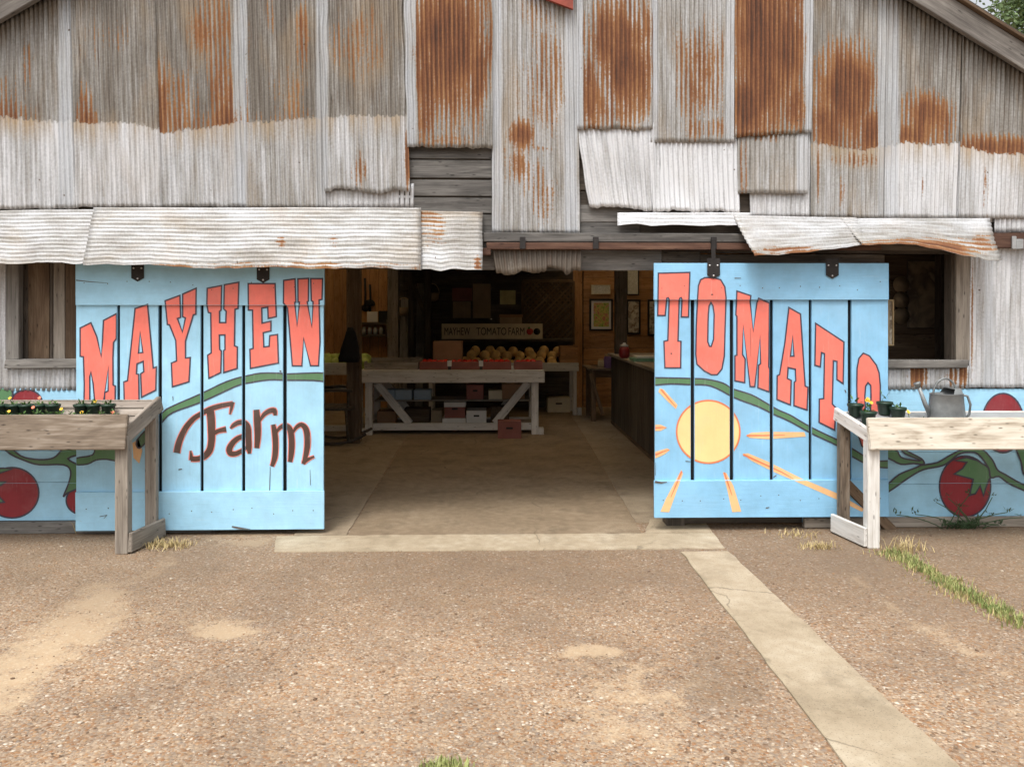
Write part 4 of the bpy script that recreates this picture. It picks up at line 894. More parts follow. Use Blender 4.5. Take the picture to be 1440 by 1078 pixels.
def carton(name, u0, v0, u1, v1, Y, dep, body, label, lid=None, slot=True, cat='box', group=None, z0=None):
    a = P(u0, v1, Y); b = P(u1, v0, Y); zb = a.z if z0 is None else z0
    o = root(name, ((a.x + b.x) / 2, Y + dep / 2, zb), label, cat, group)
    bx('carton_body', (a.x, Y, zb), (b.x, Y + dep, b.z), M[body], o, .004)
    if lid: bx('carton_lid', (a.x - .006, Y - .006, lerp(zb, b.z, .72)), (b.x + .006, Y + dep + .006, b.z + .006), M[lid], o, .003)
    if slot:
        c = (a.x + b.x) / 2; w_ = (b.x - a.x) * .14; zz = lerp(zb, b.z, .6)
        bx('hand_hole_shade', (c - w_, Y - .004, zz - .012), (c + w_, Y + .002, zz + .012), M['ink'], o, .002)  # black block in place of a hole, its inner shade as colour
    return o
for u_, lb in ((632, 'small white price card between the trays before the cardboard box'), (676.5, 'small white price card between the trays before the melons')):
    tag(pbox('price_card', u_ - 3, 507, u_ + 3, 515, Y0 + .09, .003, M['white'], None, 0), lb, 'price card'); tag(pbox('card_holder', u_ - 2, 514.5, u_ + 2, 521, Y0 + .095, .02, M['frame'], None, .001), lb.replace('small white price card', 'black card holder'), 'card holder')
carton('cardboard_box', 609, 480, 650, 510, 5.0, .28, 'card', 'plain brown cardboard box on the white table below the sign', z0=ZT, slot=False)
pl = root('produce_bin', (P(550, 515, 4.7).x, 4.9, ZT), 'shallow grey wooden bin of dark produce on the table end', 'bin')
a, b = P(512, 515, 4.6).x, P(588, 515, 4.6).x
for q in (((a, 4.6, ZT), (b, 4.62, ZT + .09)), ((a, 5.2, ZT), (b, 5.22, ZT + .13)), ((a, 4.621, ZT), (a + .02, 5.199, ZT + .11)), ((b - .02, 4.621, ZT), (b, 5.199, ZT + .11)), ((a + .021, 4.621, ZT), (b - .021, 5.199, ZT + .015))):
    bx('bin_board', q[0], q[1], M['tablg'], pl, .003)
pep = blob(.045, .035, .03, 2, .2, 3)
for i in range(16):
    p = Vector((lerp(a + .06, b - .06, (i % 8) / 7), 4.72 + .2 * (i // 8) + random.uniform(-.03, .03), ZT + .045))
    tag(mk('pepper', pep, M['redp'] if i in (7, 14) else M['pot'], None, T(p) @ Matrix.Rotation(random.uniform(0, 6), 4, 'Z')), 'dark red pepper in the shallow grey bin' if i in (7, 14) else 'dark green pepper in the shallow grey bin', 'pepper', 'dark red peppers in the bin' if i in (7, 14) else 'dark green peppers in the bin')
# below the table
zsh = zs
for i, (u0, u1) in enumerate(((541, 555), (556, 579), (582, 606))): carton('berry_box', u0, 548, u1, 560, Y0 + .24, .22, 'bluec', ('narrow blue grey box at the brace end of the shelf row', 'blue grey box in the middle of the shelf row', 'wide blue grey box at the inner end of the shelf row')[i], slot=False, group='blue grey boxes on the table shelf', z0=zsh)
carton('printed_box', 656, 541, 680, 561, Y0 + .25, .3, 'cardr', 'small printed box with a pale blue base on the shelf', lid=None, z0=zsh); 
carton('jar_box', 687, 549, 706, 561, Y0 + .25, .2, 'cream', 'low cream box on the table shelf', slot=False, z0=zsh)
carton('cardboard_box', 706, 540, 738, 561, Y0 + .28, .3, 'card', 'orange brown cardboard box on the shelf under the table end', slot=False, z0=zsh)
carton('produce_carton', 622, 588, 655, 598, Y0 + .22, .36, 'white', 'flat white produce carton under a red lidded one', slot=False, z0=.12)
zc = P(640, 588, Y0 + .22).z
carton('produce_carton', 625, 566, 654, 588, Y0 + .24, .32, 'cardr', 'red printed produce carton with a white lid under the table', 'white', z0=zc)
carton('produce_carton', 656, 577, 684, 594, Y0 + .24, .34, 'white', 'white produce carton with hand hole under the table', z0=.12)
carton('cardboard_box', 568, 575, 604, 597, Y0 + .4, .3, 'brown', 'dark brown box in the shade beneath the table shelf', slot=False, z0=.12)
carton('cardboard_box', 700, 592, 733, 617, G(700, 617).y, .2, 'cardr', 'reddish brown carton standing on the floor before the table', z0=.004)
for (u0, v0, u1, v1, m_, lb) in ((530, 578, 556, 598, 'card', 'tan cardboard box low under the table by its brace'), (690, 572, 716, 597, 'brown', 'dark brown carton under the table beside the white one'), (606, 577, 621, 597, 'tan', 'narrow tan box next to the red lidded carton')):
    carton('cardboard_box', u0, v0, u1, v1, Y0 + .34, .26, m_, lb, slot=False, z0=.12)
for i, (u0, u1, v0, lb) in enumerate(((560, 572, 420, 'short grey plank leaning on the dark back wall'), (583, 594, 398, 'tall grey plank leaning on the dark back wall'))):
    a_ = P((u0 + u1) / 2, 500, 7.1); tp = P((u0 + u1) / 2 + 3, v0, 7.46); tag(beam('leaning_plank', (a_.x, 7.1, .012), (tp.x, 7.53, tp.z), .13, .025, M['grey'], None, (0, -1, .2)), lb, 'plank')
for i, (u, v, lb) in enumerate(((568, 432, 'round brown basket hung above the short plank'), (607, 412, 'round brown basket hung beside the tan sheets'))):
    p_ = P(u, v, 7.3); o = root('hanging_basket', p_, lb, 'basket')
    mk('basket_bowl', lathe([(.06, -.14), (.11, -.1), (.13, 0), (.12, 0), (.1, -.09)], 16), M['tan'], o, T(p_)); mk('basket_handle', tube([p_ + Vector((.125 * math.cos(t), 0, .16 * math.sin(t))) for t in [math.pi * k / 10 for k in range(11)]], .008), M['tan'], o)
    mk('hook_cord', tube([p_ + Vector((0, 0, .155)), Vector((p_.x, p_.y, 2.62))], .006, 6), M['black'], o)
# melon stand
ms = root('melon_stand', (P(735, 580, 6.6).x, 6.6, .004), 'white slatted stand holding the heap of melons', 'stand')
YM = 6.45; xa, xb = P(600, 515, YM).x, P(814, 515, YM).x; zf, zg = P(700, 510, YM).z, P(700, 522, YM).z
bx('front_board', (xa, YM, zg), (xb, YM + .03, zf), M['whitew'], ms); bx('deck', (xa, YM + .031, zg), (xb, YM + .62, zg + .02), M['tablg'], ms)
for xx in (xa + .03, xb - .09):
    for yy in (YM + .032, YM + .55): bx('leg', (xx, yy, .004), (xx + .06, yy + .06, zg - .001), M['whitew'], ms)
bx('foot', (xb - .02, YM + .03, .004), (xb + .05, YM + .1, .12), M['whitew'], ms)
mel = [blob(.082, .078, .085, 3, .06, 2., s) for s in range(3)]
random.seed(3)
spots_ = []
for j, (yy, zz, n_, uo) in enumerate(((YM + .10, .085, 9, 652), (YM + .25, .125, 9, 647), (YM + .36, .225, 8, 655), (YM + .48, .285, 7, 660))):
    for i in range(n_): spots_.append((j, uo + i * (134 / n_) + random.uniform(-3, 3) + 7, yy + random.uniform(-.02, .02), zg + zz + random.uniform(-.012, .012)))
for i, (j, u, yy, zz) in enumerate(spots_):
    tag(mk('melon', mel[i % 3], M['melon'], None, T(Vector((P(u, 500, yy).x, yy, zz))) @ Matrix.Rotation(random.uniform(0, 6), 4, 'Z') @ Matrix.Rotation(random.uniform(-.5, .5), 4, 'X')), ('golden melon in the front row against the white stand board', 'golden melon in the second row behind the front melons', 'golden melon in the third row of the heap', 'golden melon in the top row just below the sign')[j], 'melon', ('front', 'second', 'third', 'top')[j] + ' row of melons on the stand')
bk = root('produce_basket', (P(800, 508, 6.6).x, 6.6, zf), 'brown slatted basket at the end of the melon heap', 'basket')
for i in range(5): pbox('basket_slat', 788, 486.5 + i * 4.7, 813, 490.5 + i * 4.7, 6.5, .012, M['pine'], bk, .002); 
a, b = P(788, 500, 6.5), P(813, 500, 6.5); zlo, zhi = P(800, 509.8, 6.5).z, P(800, 486.5, 6.5).z
for q in (((a.x, 6.513, zlo), (a.x + .012, 6.8, zhi)), ((b.x - .012, 6.513, zlo), (b.x, 6.8, zhi)), ((a.x, 6.801, zlo), (b.x, 6.813, zhi)), ((a.x + .013, 6.513, zlo), (b.x - .013, 6.8, zlo + .012))): bx('basket_panel', q[0], q[1], M['pine'], bk, .002)
carton('wooden_crate', 770, 559, 802, 580, G(780, 580).y, .28, 'cream', 'pale wooden crate on the floor beneath the melon stand', z0=.004)
# counter on the right
ct = root('sales_counter', (2.1, 4.2, .004), 'dark wooden sales counter running back from the right door', 'counter')
cx0 = 1.74; cy0, cy1 = 2.3, 5.6
for i in range(12): bx('panel_board', (cx0, lerp(cy0, cy1, i / 12) + .002, .05), (cx0 + .025, lerp(cy0, cy1, (i + 1) / 12) - .002, .98), M['dark'], ct, .003)
bx('end_panel', (cx0 + .026, cy1 - .03, .004), (2.6, cy1, .98), M['dark'], ct); bx('end_panel', (cx0 + .026, cy0, .004), (2.6, cy0 + .03, .98), M['dark'], ct)
bx('plinth', (cx0 - .01, cy0 + .02, .004), (cx0 + .02, cy1 - .02, .049), M['brown'], ct); bx('counter_top', (cx0 - .05, cy0 - .03, .981), (2.65, cy1 + .03, 1.02), M['tablg'], ct)
jr = root('candy_jar', (P(878, 497, 4.3).x, 4.3, 1.02), 'round red lidded jar on the sales counter', 'jar')
mk('jar_body', lathe([(.05, 0), (.07, .03), (.072, .1), (.05, .15)], 18), M['redp'], jr, T((P(878, 497, 4.3).x, 4.3, 1.02))); mk('lid', lathe([(.053, 0), (.053, .02), (.02, .035), (.02, .05)], 16), M['glass'], jr, T((P(878, 497, 4.3).x, 4.3, 1.168)))
bx0 = P(905, 497, 3.6)
tag(bx('order_book', (bx0.x - .14, 3.5, 1.02), (bx0.x + .25, 3.8, 1.06), M['greenb'], None), 'green order book lying on the sales counter', 'book')
tag(bx('paper_pad', (bx0.x - .10, 3.52, 1.06), (bx0.x + .2, 3.76, 1.085), M['white'], None), 'white paper pad on top of the green book', 'pad')
# small side table behind the counter
st = root('side_table', (1.75, 6.1, .004), 'small old wooden side table standing by the pine wall', 'table')
sx0, sx1, sy0, sy1, sz = 1.42, 2.3, 5.72, 6.5, .76
for i in range(4): bx('top_board', (sx0, lerp(sy0, sy1, i / 4) + .002, sz), (sx1, lerp(sy0, sy1, (i + 1) / 4) - .002, sz + .03), M['tabl'], st, .003)
for xx in (sx0 + .05, sx1 - .12):
    for yy in (sy0 + .04, sy1 - .11): bx('leg', (xx, yy, .004), (xx + .07, yy + .07, sz - .001), M['brown'], st)
bx('apron', (sx0 + .06, sy0 + .06, sz - .11), (sx1 - .06, sy0 + .085, sz - .002), M['brown'], st); beam('brace', (sx0 + .03, sy0 + .02, sz - .05), (sx0 + .22, sy0 + .02, .1), .03, .05, M['brown'], st)
def jarr(name, u, Y, z0, r, h, m, label):
    p = Vector((P(u, 500, Y).x, Y, z0)); o = root(name, p, label, 'jar'); mk('jar_body', lathe([(r, 0), (r * 1.03, h * .1), (r * 1.03, h * .75), (r * .8, h * .85)], 16), M[m], o, T(p)); mk('lid', lathe([(r * .85, h * .85), (r * .85, h)], 16), M['goldf'], o, T(p))
jarr('preserve_jar', 845, 6.0, sz + .03, .045, .12, 'cream', 'short cream jar on the small side table'); jarr('preserve_jar', 855, 5.85, sz + .03, .06, .2, 'purp', 'tall purple tin with pale lid on the side table')
# left side: slanted stand with squash, rocking chair, bag, shelf
ls = root('squash_stand', (-2.2, 5.0, .004), 'white slanted stand of pale squash behind the brown post', 'stand')
YS = 4.7; xa, xb = -3.3, P(503, 510, YS).x
bx('front_board', (xa, YS, P(480, 527, YS).z), (xb, YS + .03, P(480, 510, YS).z), M['whitew'], ls); bx('deck', (xa, YS + .031, P(480, 524, YS).z), (xb, YS + .6, P(480, 521, YS).z), M['whitew'], ls)
bx('rail', (xa, YS, P(480, 551, YS).z), (xb, YS + .03, P(480, 543, YS).z), M['whitew'], ls); bx('rail', (xa, YS, P(480, 606, YS).z), (xb, YS + .03, P(480, 598, YS).z), M['whitew'], ls)
for xx in (xa + .02, xb - .08):
    for yy in (YS + .031, YS + .52): bx('leg', (xx, yy, .004), (xx + .06, yy + .06, P(480, 524, YS).z), M['whitew'], ls)
sq = blob(.1, .085, .085, 3, .15, 3); zd = P(480, 521, YS).z
for i in range(14):
    u = 450 + (i % 7) * 10.5; yy = YS + .13 + .2 * (i // 7)
    tag(mk('squash', sq, M['cabb'], None, T((P(u, 500, yy).x, yy, zd + .075 + .05 * (i // 7) + random.uniform(0, .015))) @ Matrix.Rotation(random.uniform(0, 6), 4, 'Z')), 'pale green squash on the white slanted stand', 'squash', 'pale squash on the slanted stand')
rc = root('rocking_chair', (P(468, 612, 3.7).x, 3.7, .004), 'dark wooden rocking chair half hidden behind the left door', 'chair')
cx_, cy_ = P(466, 612, 3.7).x, 3.9
for dx in (-.24, .24):
    mk('rocker', tube([(cx_ + .42 * math.cos(a) , cy_ + dx, .035 + .10 * (1 + math.cos(a * 1.0 + math.pi)) if False else .03 + .12 * (math.cos(a)) ** 2) for a in [math.pi * k / 12 for k in range(13)]], .018), M['dark'], rc)
    for ex in (-.2, .2): mk('leg', tube([(cx_ + ex * 1.05, cy_ + dx, .045), (cx_ + ex, cy_ + dx, .2), (cx_ + ex * .9, cy_ + dx, .44)], .018), M['dark'], rc)
    mk('arm_rest', tube([(cx_ - .24, cy_ + dx, .66), (cx_, cy_ + dx, .68), (cx_ + .26, cy_ + dx, .67)], .02), M['dark'], rc); mk('arm_post', tube([(cx_ + .2, cy_ + dx, .44), (cx_ + .22, cy_ + dx, .67)], .015), M['dark'], rc)
    mk('back_post', tube([(cx_ - .2, cy_ + dx, .44), (cx_ - .30, cy_ + dx, 1.05)], .018), M['dark'], rc)
bx('seat', (cx_ - .25, cy_ - .26, .43), (cx_ + .26, cy_ + .26, .465), M['dark'], rc, .01)
for k in range(5): mk('back_slat', tube([(cx_ - .21, cy_ - .16 + k * .08, .46), (cx_ - .30, cy_ - .16 + k * .08, 1.0)], .012, 6), M['dark'], rc)
bx('crest_rail', (cx_ - .325, cy_ - .26, .99), (cx_ - .29, cy_ + .26, 1.1), M['dark'], rc)
# black bag on the post
bm = bmesh.new(); rings = []
for i, (r, z) in enumerate(((.03, .42), (.06, .36), (.075, .28), (.11, .16), (.13, .05), (.12, 0))):
    rings.append([bm.verts.new((r * math.cos(a) * (1 + .15 * math.sin(3 * a + i)), .06 * math.sin(a) * (.5 + i * .15), z)) for a in [2 * math.pi * k / 14 for k in range(14)]])
for a, b in zip(rings, rings[1:]):
    for i in range(14): bm.faces.new((a[i], a[(i + 1) % 14], b[(i + 1) % 14], b[i]))
bm.faces.new(rings[0]); bm.faces.new(rings[-1])
bp = P(492, 509, 3.78); tag(mk('cloth_bag', from_bm(bm, 'bag', True), M['cloth'], None, T((bp.x, 3.80, bp.z))), 'black cloth bag hung on the brown post', 'bag')
# shelf with jars on the left back wall
sh = root('wall_shelf', P(522, 453, 7.4), 'dark shelf on the pine wall with jars below', 'shelf')
for v in (453, 470): pbox('shelf_board', 500, v, 546, v + 3, 7.3, .25, M['dark'], sh)
for u in (501, 543): pbox('shelf_side', u, 449, u + 3, 474, 7.3, .25, M['dark'], sh)
for i in range(4):
    jp = Vector((P(512 + i * 8, 470, 7.38).x, 7.38, P(512, 470, 7.3).z)); tag(mk('glass_jar', lathe([(.035, 0), (.037, .08), (.028, .1), (.028, .12)], 14), M['glass'], None, T(jp)), 'pale glass jar in the row on the dark shelf', 'jar', 'jars on the dark shelf')
sx_ = paper('price_card', 516, 438, 531, 452.5, 7.36, 'white', 'white card standing on the dark shelf', 'card')
tag(pbox('radio', 532, 437, 545, 453, 7.36, .12, M['ink'], None, .006), 'black radio beside the white card on the shelf', 'radio')
for i, (u, v0, v1) in enumerate(((506, 393, 436), (513, 391, 437), (520, 400, 440))):
    o = root('hanging_tool', P(u, v1, YK - .03), ('long dark iron tool hanging nearest the post on pine wall', 'dark iron tool hanging in the middle on pine wall', 'short dark iron tool with round head on pine wall')[i], 'tool')
    mk('handle', tube([P(u, v0, YK - .03), P(u + 1, (v0 + v1) / 2, YK - .035), P(u, v1, YK - .03)], .02), M['black'], o)
    mk('head', blob(.05 + .02 * i, .02, .06, 2, .2), M['black'], o, T(P(u, v1 - 4 - 10 * (i == 2), YK - .03)))
# behind the right-hand window
picture('wall_poster', 1276, 366, 1320, 462, 0.985, .008, 'dark', 'poster', 'faded paper poster on the brown wall inside the window', 'poster')
picture('framed_card', 1249, 421, 1257.5, 486, .30, .012, 'goldf', 'art2', 'narrow pale framed card just inside the window edge', 'card')
for i in range(3): tag(mk('wall_plate', lathe([(.05, 0), (.07, .012), (.075, .018)], 16), M['tan'], None, T(P(1266, 400 + i * 22, 0.985)) @ Matrix.Rotation(R(90), 4, 'X')), ('top', 'middle', 'lowest')[i] + ' round tan plate hung on the wall beside the poster', 'plate', 'plates beside the poster')

# ================================================================== OUTSIDE TABLES
def plant_table(side):
    """side -1: brown table whose right end shows; +1: pale table whose left end shows"""
    if side < 0:
        xe = P(178, 610, -.60).x; xo = xe - 2.45; zl1, zl0, zd0, zd1 = .925, .70, .815, .985; wood, wleg, deckm = 'tabl', 'tablg', 'tablg'
        o = root('plant_table', ((xe + xo) / 2, -.4, 0), 'weathered brown wooden plant table with rows of small green pots', 'table')
    else:
        xe = P(1222, 610, -.60).x; xo = xe + 2.45; zl1, zl0, zd0, zd1 = .885, .672, .775, .885; wood, wleg, deckm = 'bleach', 'whitew', 'shelf'
        o = root('plant_table', ((xe + xo) / 2, -.4, 0), 'bleached white wooden plant table carrying a zinc watering can', 'table')
    yf, yb = -.62, -.20; s = -side                        # s points from the table out of its visible end
    inn = lambda d, y=yf: xe - s * d + s * .075 * (y - yf) / (yb - yf)
    # leaning front lip
    lo, hi = Vector((0, yf + .0, zl0)), Vector((0, yf + .05, zl1)); mid = (lo + hi) / 2; upv = (hi - lo).normalized()
    beam('front_apron', (inn(.0), mid.y, mid.z), (xo, mid.y, mid.z), .03, (hi - lo).length, M[wood], o, upv, .006, .004)
    # sloping side board
    wsd = .115 if side < 0 else .09
    for xx, x2 in ((inn(.018), inn(.018, yb)), (xo + s * .018, xo + s * .018)):
        beam('side_board', (xx, yf + .045, zd0 - wsd / 2 + .03), (x2, yb, zd1 - wsd / 2 + .03), .03, wsd, M[wleg], o, (0, 0, 1), .005, .003)
    beam('back_board', (inn(.035, yb), yb - .012, zd1 - .05), (xo + s * .035, yb - .012, zd1 - .05), .024, .10, M[wleg], o)
    nb = 4
    for i in range(nb):
        t0, t1_ = i / nb, (i + 1) / nb; ya, yb_ = lerp(yf + .055, yb - .03, t0), lerp(yf + .055, yb - .03, t1_)
        beam('deck_board', (inn(.030, ya), (ya + yb_) / 2, lerp(zd0, zd1, (t0 + t1_) / 2) - .012), (xo + s * .035, (ya + yb_) / 2, lerp(zd0, zd1, (t0 + t1_) / 2) - .012), (yb_ - ya) * 1.08 - .002, .016, M[deckm], o, Vector((0, -(zd1 - zd0), yb - yf)).normalized(), .002)
    for xx in (inn(.0), xo):
        d = s if xx == xo else -s
        bx('leg', (xx, yf + .035, 0), (xx + d * .085, yf + .105, zd0 - .03), M[wleg], o, .005, .002)
        fl_ = s * .065 if xx == inn(.0) else 0
        bx('leg', (fl_ + xx + d * .01, yb - .075, .0), (fl_ + xx + d * .085, yb - .02, zd1 - .06), M['tabl' if side > 0 else wleg], o, .005, .002)
        beam('foot_board', (xx - d * .014, yf + .035, .075), (xx - d * .014 + fl_, yb + .01, .075), .026, .13, M[wleg], o, (0, 0, 1), .005, .002)
    return o, inn, (yf, yb, zd0, zd1)
tL, innL, dimL = plant_table(-1); tR, innR, dimR = plant_table(1)
beam('brace', P(1188, 678, -.185), P(1256, 747, -.10), .03, .075, M['brown'], tR)
def zdeck(dim, y): return lerp(dim[2], dim[3], (y - dim[0] - .055) / (dim[1] - .03 - dim[0] - .055))
potm = lathe([(.036, 0), (.040, .004), (.050, .072), (.056, .073), (.057, .092), (.052, .092), (.049, .08)], 18)
soilm = lathe([(.0485, .076), (.049, .081)], 14)
def leaves(n, r, h, l, w_, seed, stem=True):
    rnd = random.Random(seed); bm = bmesh.new()
    for i in range(n):
        a = rnd.uniform(0, 6.28); el = rnd.uniform(.2, 1.3); z0 = rnd.uniform(0, h); b = Vector((rnd.uniform(-r, r), rnd.uniform(-r, r), z0))
        d = Vector((math.cos(a) * math.cos(el), math.sin(a) * math.cos(el), math.sin(el))); sd_ = d.cross(Vector((0, 0, 1))).normalized() * w_; L = l * rnd.uniform(.6, 1.2)
        q = [b, b + d * L * .5 + sd_, b + d * L - Vector((0, 0, L * .15)), b + d * L * .5 - sd_]
        vs = [bm.verts.new(x) for x in q]; bm.faces.new((vs[0], vs[1], vs[2])); bm.faces.new((vs[0], vs[2], vs[3]))
    me = bpy.data.meshes.new('leaves'); bm.to_mesh(me); bm.free(); return me
def flower(seed, n=6, r=.014):
    bm = bmesh.new(); rnd = random.Random(seed)
    for i in range(n):
        a = 6.283 * i / n + rnd.uniform(-.2, .2); d = Vector((math.cos(a), math.sin(a), .35)); s_ = Vector((-math.sin(a), math.cos(a), 0)) * r * .45
        vs = [bm.verts.new(x) for x in (Vector(), d * r * .7 + s_, d * r * 1.1, d * r * .7 - s_)]; bm.faces.new(vs)
    me = bpy.data.meshes.new('flower'); bm.to_mesh(me); bm.free(); return me
def pot(p, label, group=None, nl=10, lh=.05, fl=None, k=1., seed=0):
    o = root('flower_pot', p, label, 'flower pot', group); mw = T(Vector(p)) @ Matrix.Scale(k, 4)
    mk('pot', potm, M['pot'], o, mw); mk('soil', soilm, M['soil'], o, mw)
    mk('plant', leaves(nl, .02, lh, .05, .008, seed), M['leaf'], o, mw @ T((0, 0, .08)))
    if fl:
        for j in range(fl[1]):
            q = Vector((random.uniform(-.02, .02), random.uniform(-.02, .02), .08 + lh + random.uniform(.01, .05)))
            mk('stem', tube([(q.x * .3, q.y * .3, .078), q], .0018, 5), M['leaf'], o, mw); mk('flower', flower(seed + j), M[fl[0]], o, mw @ T(q) @ Matrix.Rotation(R(50), 4, 'X'))
random.seed(11)
for i, (u, Y, lb, nl, lh, fl) in enumerate([(1203, -.30, 'dark green pot with sparse sprigs at the left table corner', 8, .05, None), (1221, -.42, 'dark green pot with orange yellow flowers beside the table lip', 14, .05, ('petal', 4)),
                       (1244, -.27, 'dark green pot with thin grey green shoots at the table back', 9, .06, None), (1263, -.36, 'dark green pot with one low sprout next to the flowers', 6, .02, None), (1281, -.52, 'half sunken green pot with one tall yellow flower', 5, .05, ('petal', 2)), (1298, -.53, 'green pot with a slim seedling close to the watering can', 5, .03, None)]):
    pot((P(u, 580, Y).x, Y, zdeck(dimR, Y) - .002), lb, None, nl, lh, fl, 1. if i < 4 else .75, i)
for row in range(2):
    for i in range(13):
        Y = -.515 + row * .115; u = 158 - i * 18.5 + random.uniform(-3, 3) - row * 8
        if row == 1 and i in (3,): continue
        fl = ('petal' if (i + row) % 3 else 'petalr', 1) if (i * 3 + row) % 2 == 0 else None
        pot((P(u, 580, Y).x, Y, zdeck(dimL, Y) - .002), 'small dark green pot with a yellow flower on the brown table' if fl and fl[0] == 'petal' else ('small dark green pot with a coral flower on the brown table' if fl else 'small dark green pot of low leaves on the brown table'),
            ('yellow flowered' if fl and fl[0] == 'petal' else 'coral flowered' if fl else 'leafy') + ' pots on the brown table', 12, .02, fl, .86, 30 + i + row * 20)
# watering can
wy = -.40; wp = Vector((P(1331, 580, wy).x, wy, zdeck(dimR, wy) - .005))
wc = root('watering_can', wp, 'dented zinc watering can with hoop handle on the bleached table', 'watering can')
mk('can_body', lathe([(.125, 0), (.130, .008), (.130, .02), (.118, .13), (.112, .205), (.116, .21), (.108, .21), (.105, .19), (.104, .188)], 28, 1., .8), M['can'], wc, T(wp))
hood = bmesh.new(); arc = [(math.cos(a), math.sin(a)) for a in [math.pi * (.0 + k / 10) - math.pi / 2 for k in range(11)]]
bot = [hood.verts.new((.110 * c, .088 * s_, .207)) for c, s_ in arc]; topv = [hood.verts.new((.095 * c * .8 + .02, .07 * s_, .245)) for c, s_ in arc]
for i in range(10): hood.faces.new((bot[i], bot[i + 1], topv[i + 1], topv[i]))
hood.faces.new(topv); mk('can_hood', from_bm(hood, 'hood', True), M['can'], wc, T(wp))
mk('can_mouth_shade', lathe([(.10, .192), (.10, .194)], 24, 1, .8), M['shadeblk'], wc, T(wp))  # black disc painted as the shaded inside of the can
mk('hoop_handle', tube([(-.06 + .075 * math.cos(a) * 1.15 + .03, 0, .19 + .125 * math.sin(a)) for a in [math.pi * k / 14 for k in range(15)]], .0075), M['can'], wc, T(wp) @ T((.02, 0, 0)))
mk('back_handle', tube([(.108, 0, .20), (.15, 0, .19), (.172, 0, .13), (.162, 0, .06), (.125, 0, .025)], .0085), M['can'], wc, T(wp))
mk('spout', tube([(-.11, 0, .05), (-.15, 0, .13), (-.20, 0, .26)], .02, 12, .012), M['can'], wc, T(wp)); mk('spout_rose', lathe([(.014, -.01), (.024, .02), (.024, .026)], 14), M['can'], wc, T(wp + Vector((-.203, 0, .262))) @ Matrix.Rotation(R(-22), 4, 'Y'))

# ================================================================== PLANTS AND GROUND LITTER
def blades(pts, h, mat, name, label, lean=.5, wd=.003, kind='stuff', cat='grass'):
    rnd = random.Random(len(pts)); bm = bmesh.new()
    for (x, y) in pts:
        hh = h * rnd.uniform(.4, 1.2); a = rnd.uniform(0, 6.28); l = hh * lean * rnd.uniform(.2, 1.5); d = Vector((math.cos(a), math.sin(a), 0)); s_ = Vector((-d.y, d.x, 0)) * wd
        b = Vector((x, y, 0)); m_ = b + d * l * .35 + Vector((0, 0, hh * .6)); t = b + d * l + Vector((0, 0, hh))
        v = [bm.verts.new(q) for q in (b - s_, b + s_, m_ + s_ * .7, m_ - s_ * .7, t)]; bm.faces.new(v[:4]); bm.faces.new((v[3], v[2], v[4]))
    me = bpy.data.meshes.new(name); bm.to_mesh(me); bm.free(); return tag(mk(name, me, M[mat]), label, cat, None, kind)
random.seed(21)
def along(u0, v0, u1, v1, n, sp): 
    a, b = G(u0, v0), G(u1, v1); out = []
    for i in range(n):
        t = random.random(); p = a.lerp(b, t); k = .35 + max(0, noise.noise(Vector((t * 7, u0, 0))) + .4); out.append((p.x + random.gauss(0, sp * k), p.y + random.gauss(0, sp * .7 * k)))
    return out
def tuft(u, v, n, sp): p = G(u, v); return [(p.x + random.gauss(0, sp), p.y + random.gauss(0, sp * .6)) for _ in range(n)]
blades(along(1252, 776, 1450, 885, 1900, .055), .036, 'grass', 'grass', 'ragged strip of yellow green grass in the joint beside the white table')
blades(along(1252, 776, 1440, 880, 700, .085), .032, 'dry', 'dry_grass', 'dry straw mixed into the grass strip beside the white table')
blades(tuft(626, 1083, 320, .04), .032, 'grass', 'grass', 'small green grass tuft in the open pebbled yard')
blades(tuft(235, 768, 240, .085), .045, 'dry', 'dry_grass', 'dry straw tuft at the foot of the brown table', 1.2)
blades(tuft(1152, 770, 150, .06) + tuft(1120, 752, 80, .08), .04, 'dry', 'dry_grass', 'dry straw tuft below the right door by the white table', 1.)
blades(tuft(1275, 775, 90, .07), .08, 'dry', 'dry_grass', 'tall dry straw behind the white table leg', .8)
blades(tuft(118, 748, 26, .03), .12, 'dry', 'dry_grass', 'few pale straw stalks under the brown table', 1.)
# weed against the right wall
wdp = G(1352, 742); wd_ = root('weed_plant', (wdp.x, -.12, 0), 'straggly dark green weed growing before the painted tomato', 'weed')
random.seed(5)
for i in range(16):
    a = random.uniform(-1.35, 1.35); L = random.uniform(.1, .32); x0_ = wdp.x + random.uniform(-.16, .16); pts = []
    for k in range(6):
        t = k / 5; pts.append((x0_ + math.sin(a) * L * t * (1 + .3 * t), -.11 - .03 * t + random.uniform(-.008, .008), math.cos(a * .8) * L * t - .05 * abs(a) * t * t))
    mk('stem', tube(pts, .0045, 5, .003), M['weed'], wd_)
    mk('leaf_cluster', leaves(7, .02, .02, .045, .006, i), M['weed'], wd_, T(Vector(pts[-1]))); mk('leaf_cluster', leaves(9, .04, .03, .05, .006, i + 40), M['weed'], wd_, T(Vector((x0_, -.11, .01))))
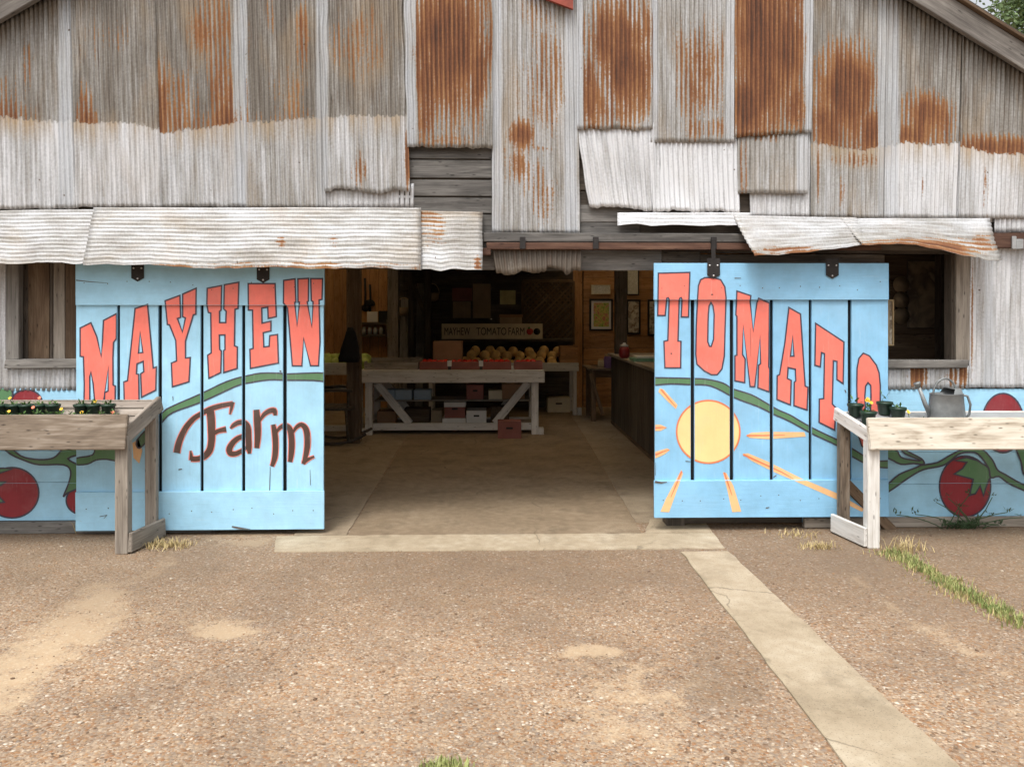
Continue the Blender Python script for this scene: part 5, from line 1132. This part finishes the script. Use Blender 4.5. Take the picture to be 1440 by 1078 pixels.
# loose pebbles set in the yard
random.seed(9)
bm = bmesh.new()
ico = bmesh.new(); bmesh.ops.create_icosphere(ico, subdivisions=1, radius=1.); IV = [v.co.copy() for v in ico.verts]; IF = [[v.index for v in f.verts] for f in ico.faces]; ico.free()
vs, fs, cc = [], [], []
for i in range(4500):
    y = -4.1 + 4.0 * (random.random() ** 1.3); x = random.uniform(-3.6, 4.0); r = random.uniform(.002, .0045) if random.random() < .94 else random.uniform(.005, .011); b = len(vs)
    q = Matrix.Rotation(random.uniform(0, 6.28), 3, 'Z'); e = Vector((r * random.uniform(.8, 1.5), r, r * random.uniform(.35, .6)))
    for v in IV: 
        w_ = q @ Vector((v.x * e.x, v.y * e.y, v.z * e.z)); vs.append((x + w_.x, y + w_.y, w_.z + .001 + (.007 if False else 0)))
    fs += [[b + k for k in f] for f in IF]
    c = random.choice([(.30, .17, .09), (.36, .26, .17), (.13, .08, .05), (.42, .36, .28), (.22, .16, .11)]); cc += [*c, 1] * len(IV)
me = bpy.data.meshes.new('pebbles'); me.from_pydata(vs, [], fs); me.color_attributes.new('hue', 'FLOAT_COLOR', 'POINT').data.foreach_set('color', cc); me.polygons.foreach_set('use_smooth', [True] * len(fs))
s = NT('loose_pebble'); M['peb'] = s.done(s.n('Attribute', attribute_name='hue').outputs['Color'], .8, spec=.25)
tag(mk('pebbles', me, M['peb']), 'loose brown pebbles scattered over the yard', 'pebbles', None, 'stuff')
# tree behind the barn
def tree(base, h, crowns, seed, label):
    rnd = random.Random(seed); o = root('tree', base, label, 'tree'); b = Vector(base)
    mk('trunk', tube([b, b + Vector((.1, 0, h * .3)), b + Vector((-.1, .1, h * .6)), b + Vector((.1, 0, h * .85))], .28, 10, .09), M['bark'], o)
    vs, fs = [], []
    for (cx, cy, cz, r) in crowns:
        c = Vector((cx, cy, cz)); mk('limb', tube([b + Vector((0, 0, h * .45)), (b + Vector((0, 0, h * .5))).lerp(c, .5) + Vector((0, 0, .3)), c], .09, 7, .03), M['bark'], o)
        cl = [(c + Vector((rnd.gauss(0, 1), rnd.gauss(0, 1), rnd.gauss(0, .8))).normalized() * r * rnd.uniform(.35, 1.), r * rnd.uniform(.13, .26)) for _ in range(34)]
        for q, rr in cl:
            for _ in range(75):
                p = q + Vector((rnd.gauss(0, 1), rnd.gauss(0, 1), rnd.gauss(0, .7))) * rr; d = Vector((rnd.gauss(0, 1), rnd.gauss(0, 1), rnd.gauss(0, .6) - .3)).normalized(); s_ = d.cross(Vector((rnd.gauss(0, 1), rnd.gauss(0, 1), rnd.gauss(0, 1)))).normalized() * .035; L = rnd.uniform(.08, .15)
                k = len(vs); vs += [p, p + d * L * .5 + s_, p + d * L, p + d * L * .5 - s_]; fs.append((k, k + 1, k + 2, k + 3))
    me = bpy.data.meshes.new('crown'); me.from_pydata([tuple(v) for v in vs], [], fs); mk('crown', me, M['tleaf'], o)
tc = P(1432, 30, 13.)
tree((tc.x + 1.2, 13.6, 0), 11, [(tc.x + .25, 13, tc.z + .3, .95), (tc.x + 1.1, 13.2, tc.z + 1.1, 1.5), (tc.x + 1.9, 13.8, tc.z - .6, 1.5), (tc.x + 2.6, 13.6, tc.z + 1.0, 1.6), (tc.x + .7, 13.3, tc.z - .75, .6), (tc.x + 1.6, 14.4, tc.z + 2., 1.4)], 2, 'leafy green tree rising behind the right slope of the barn roof')
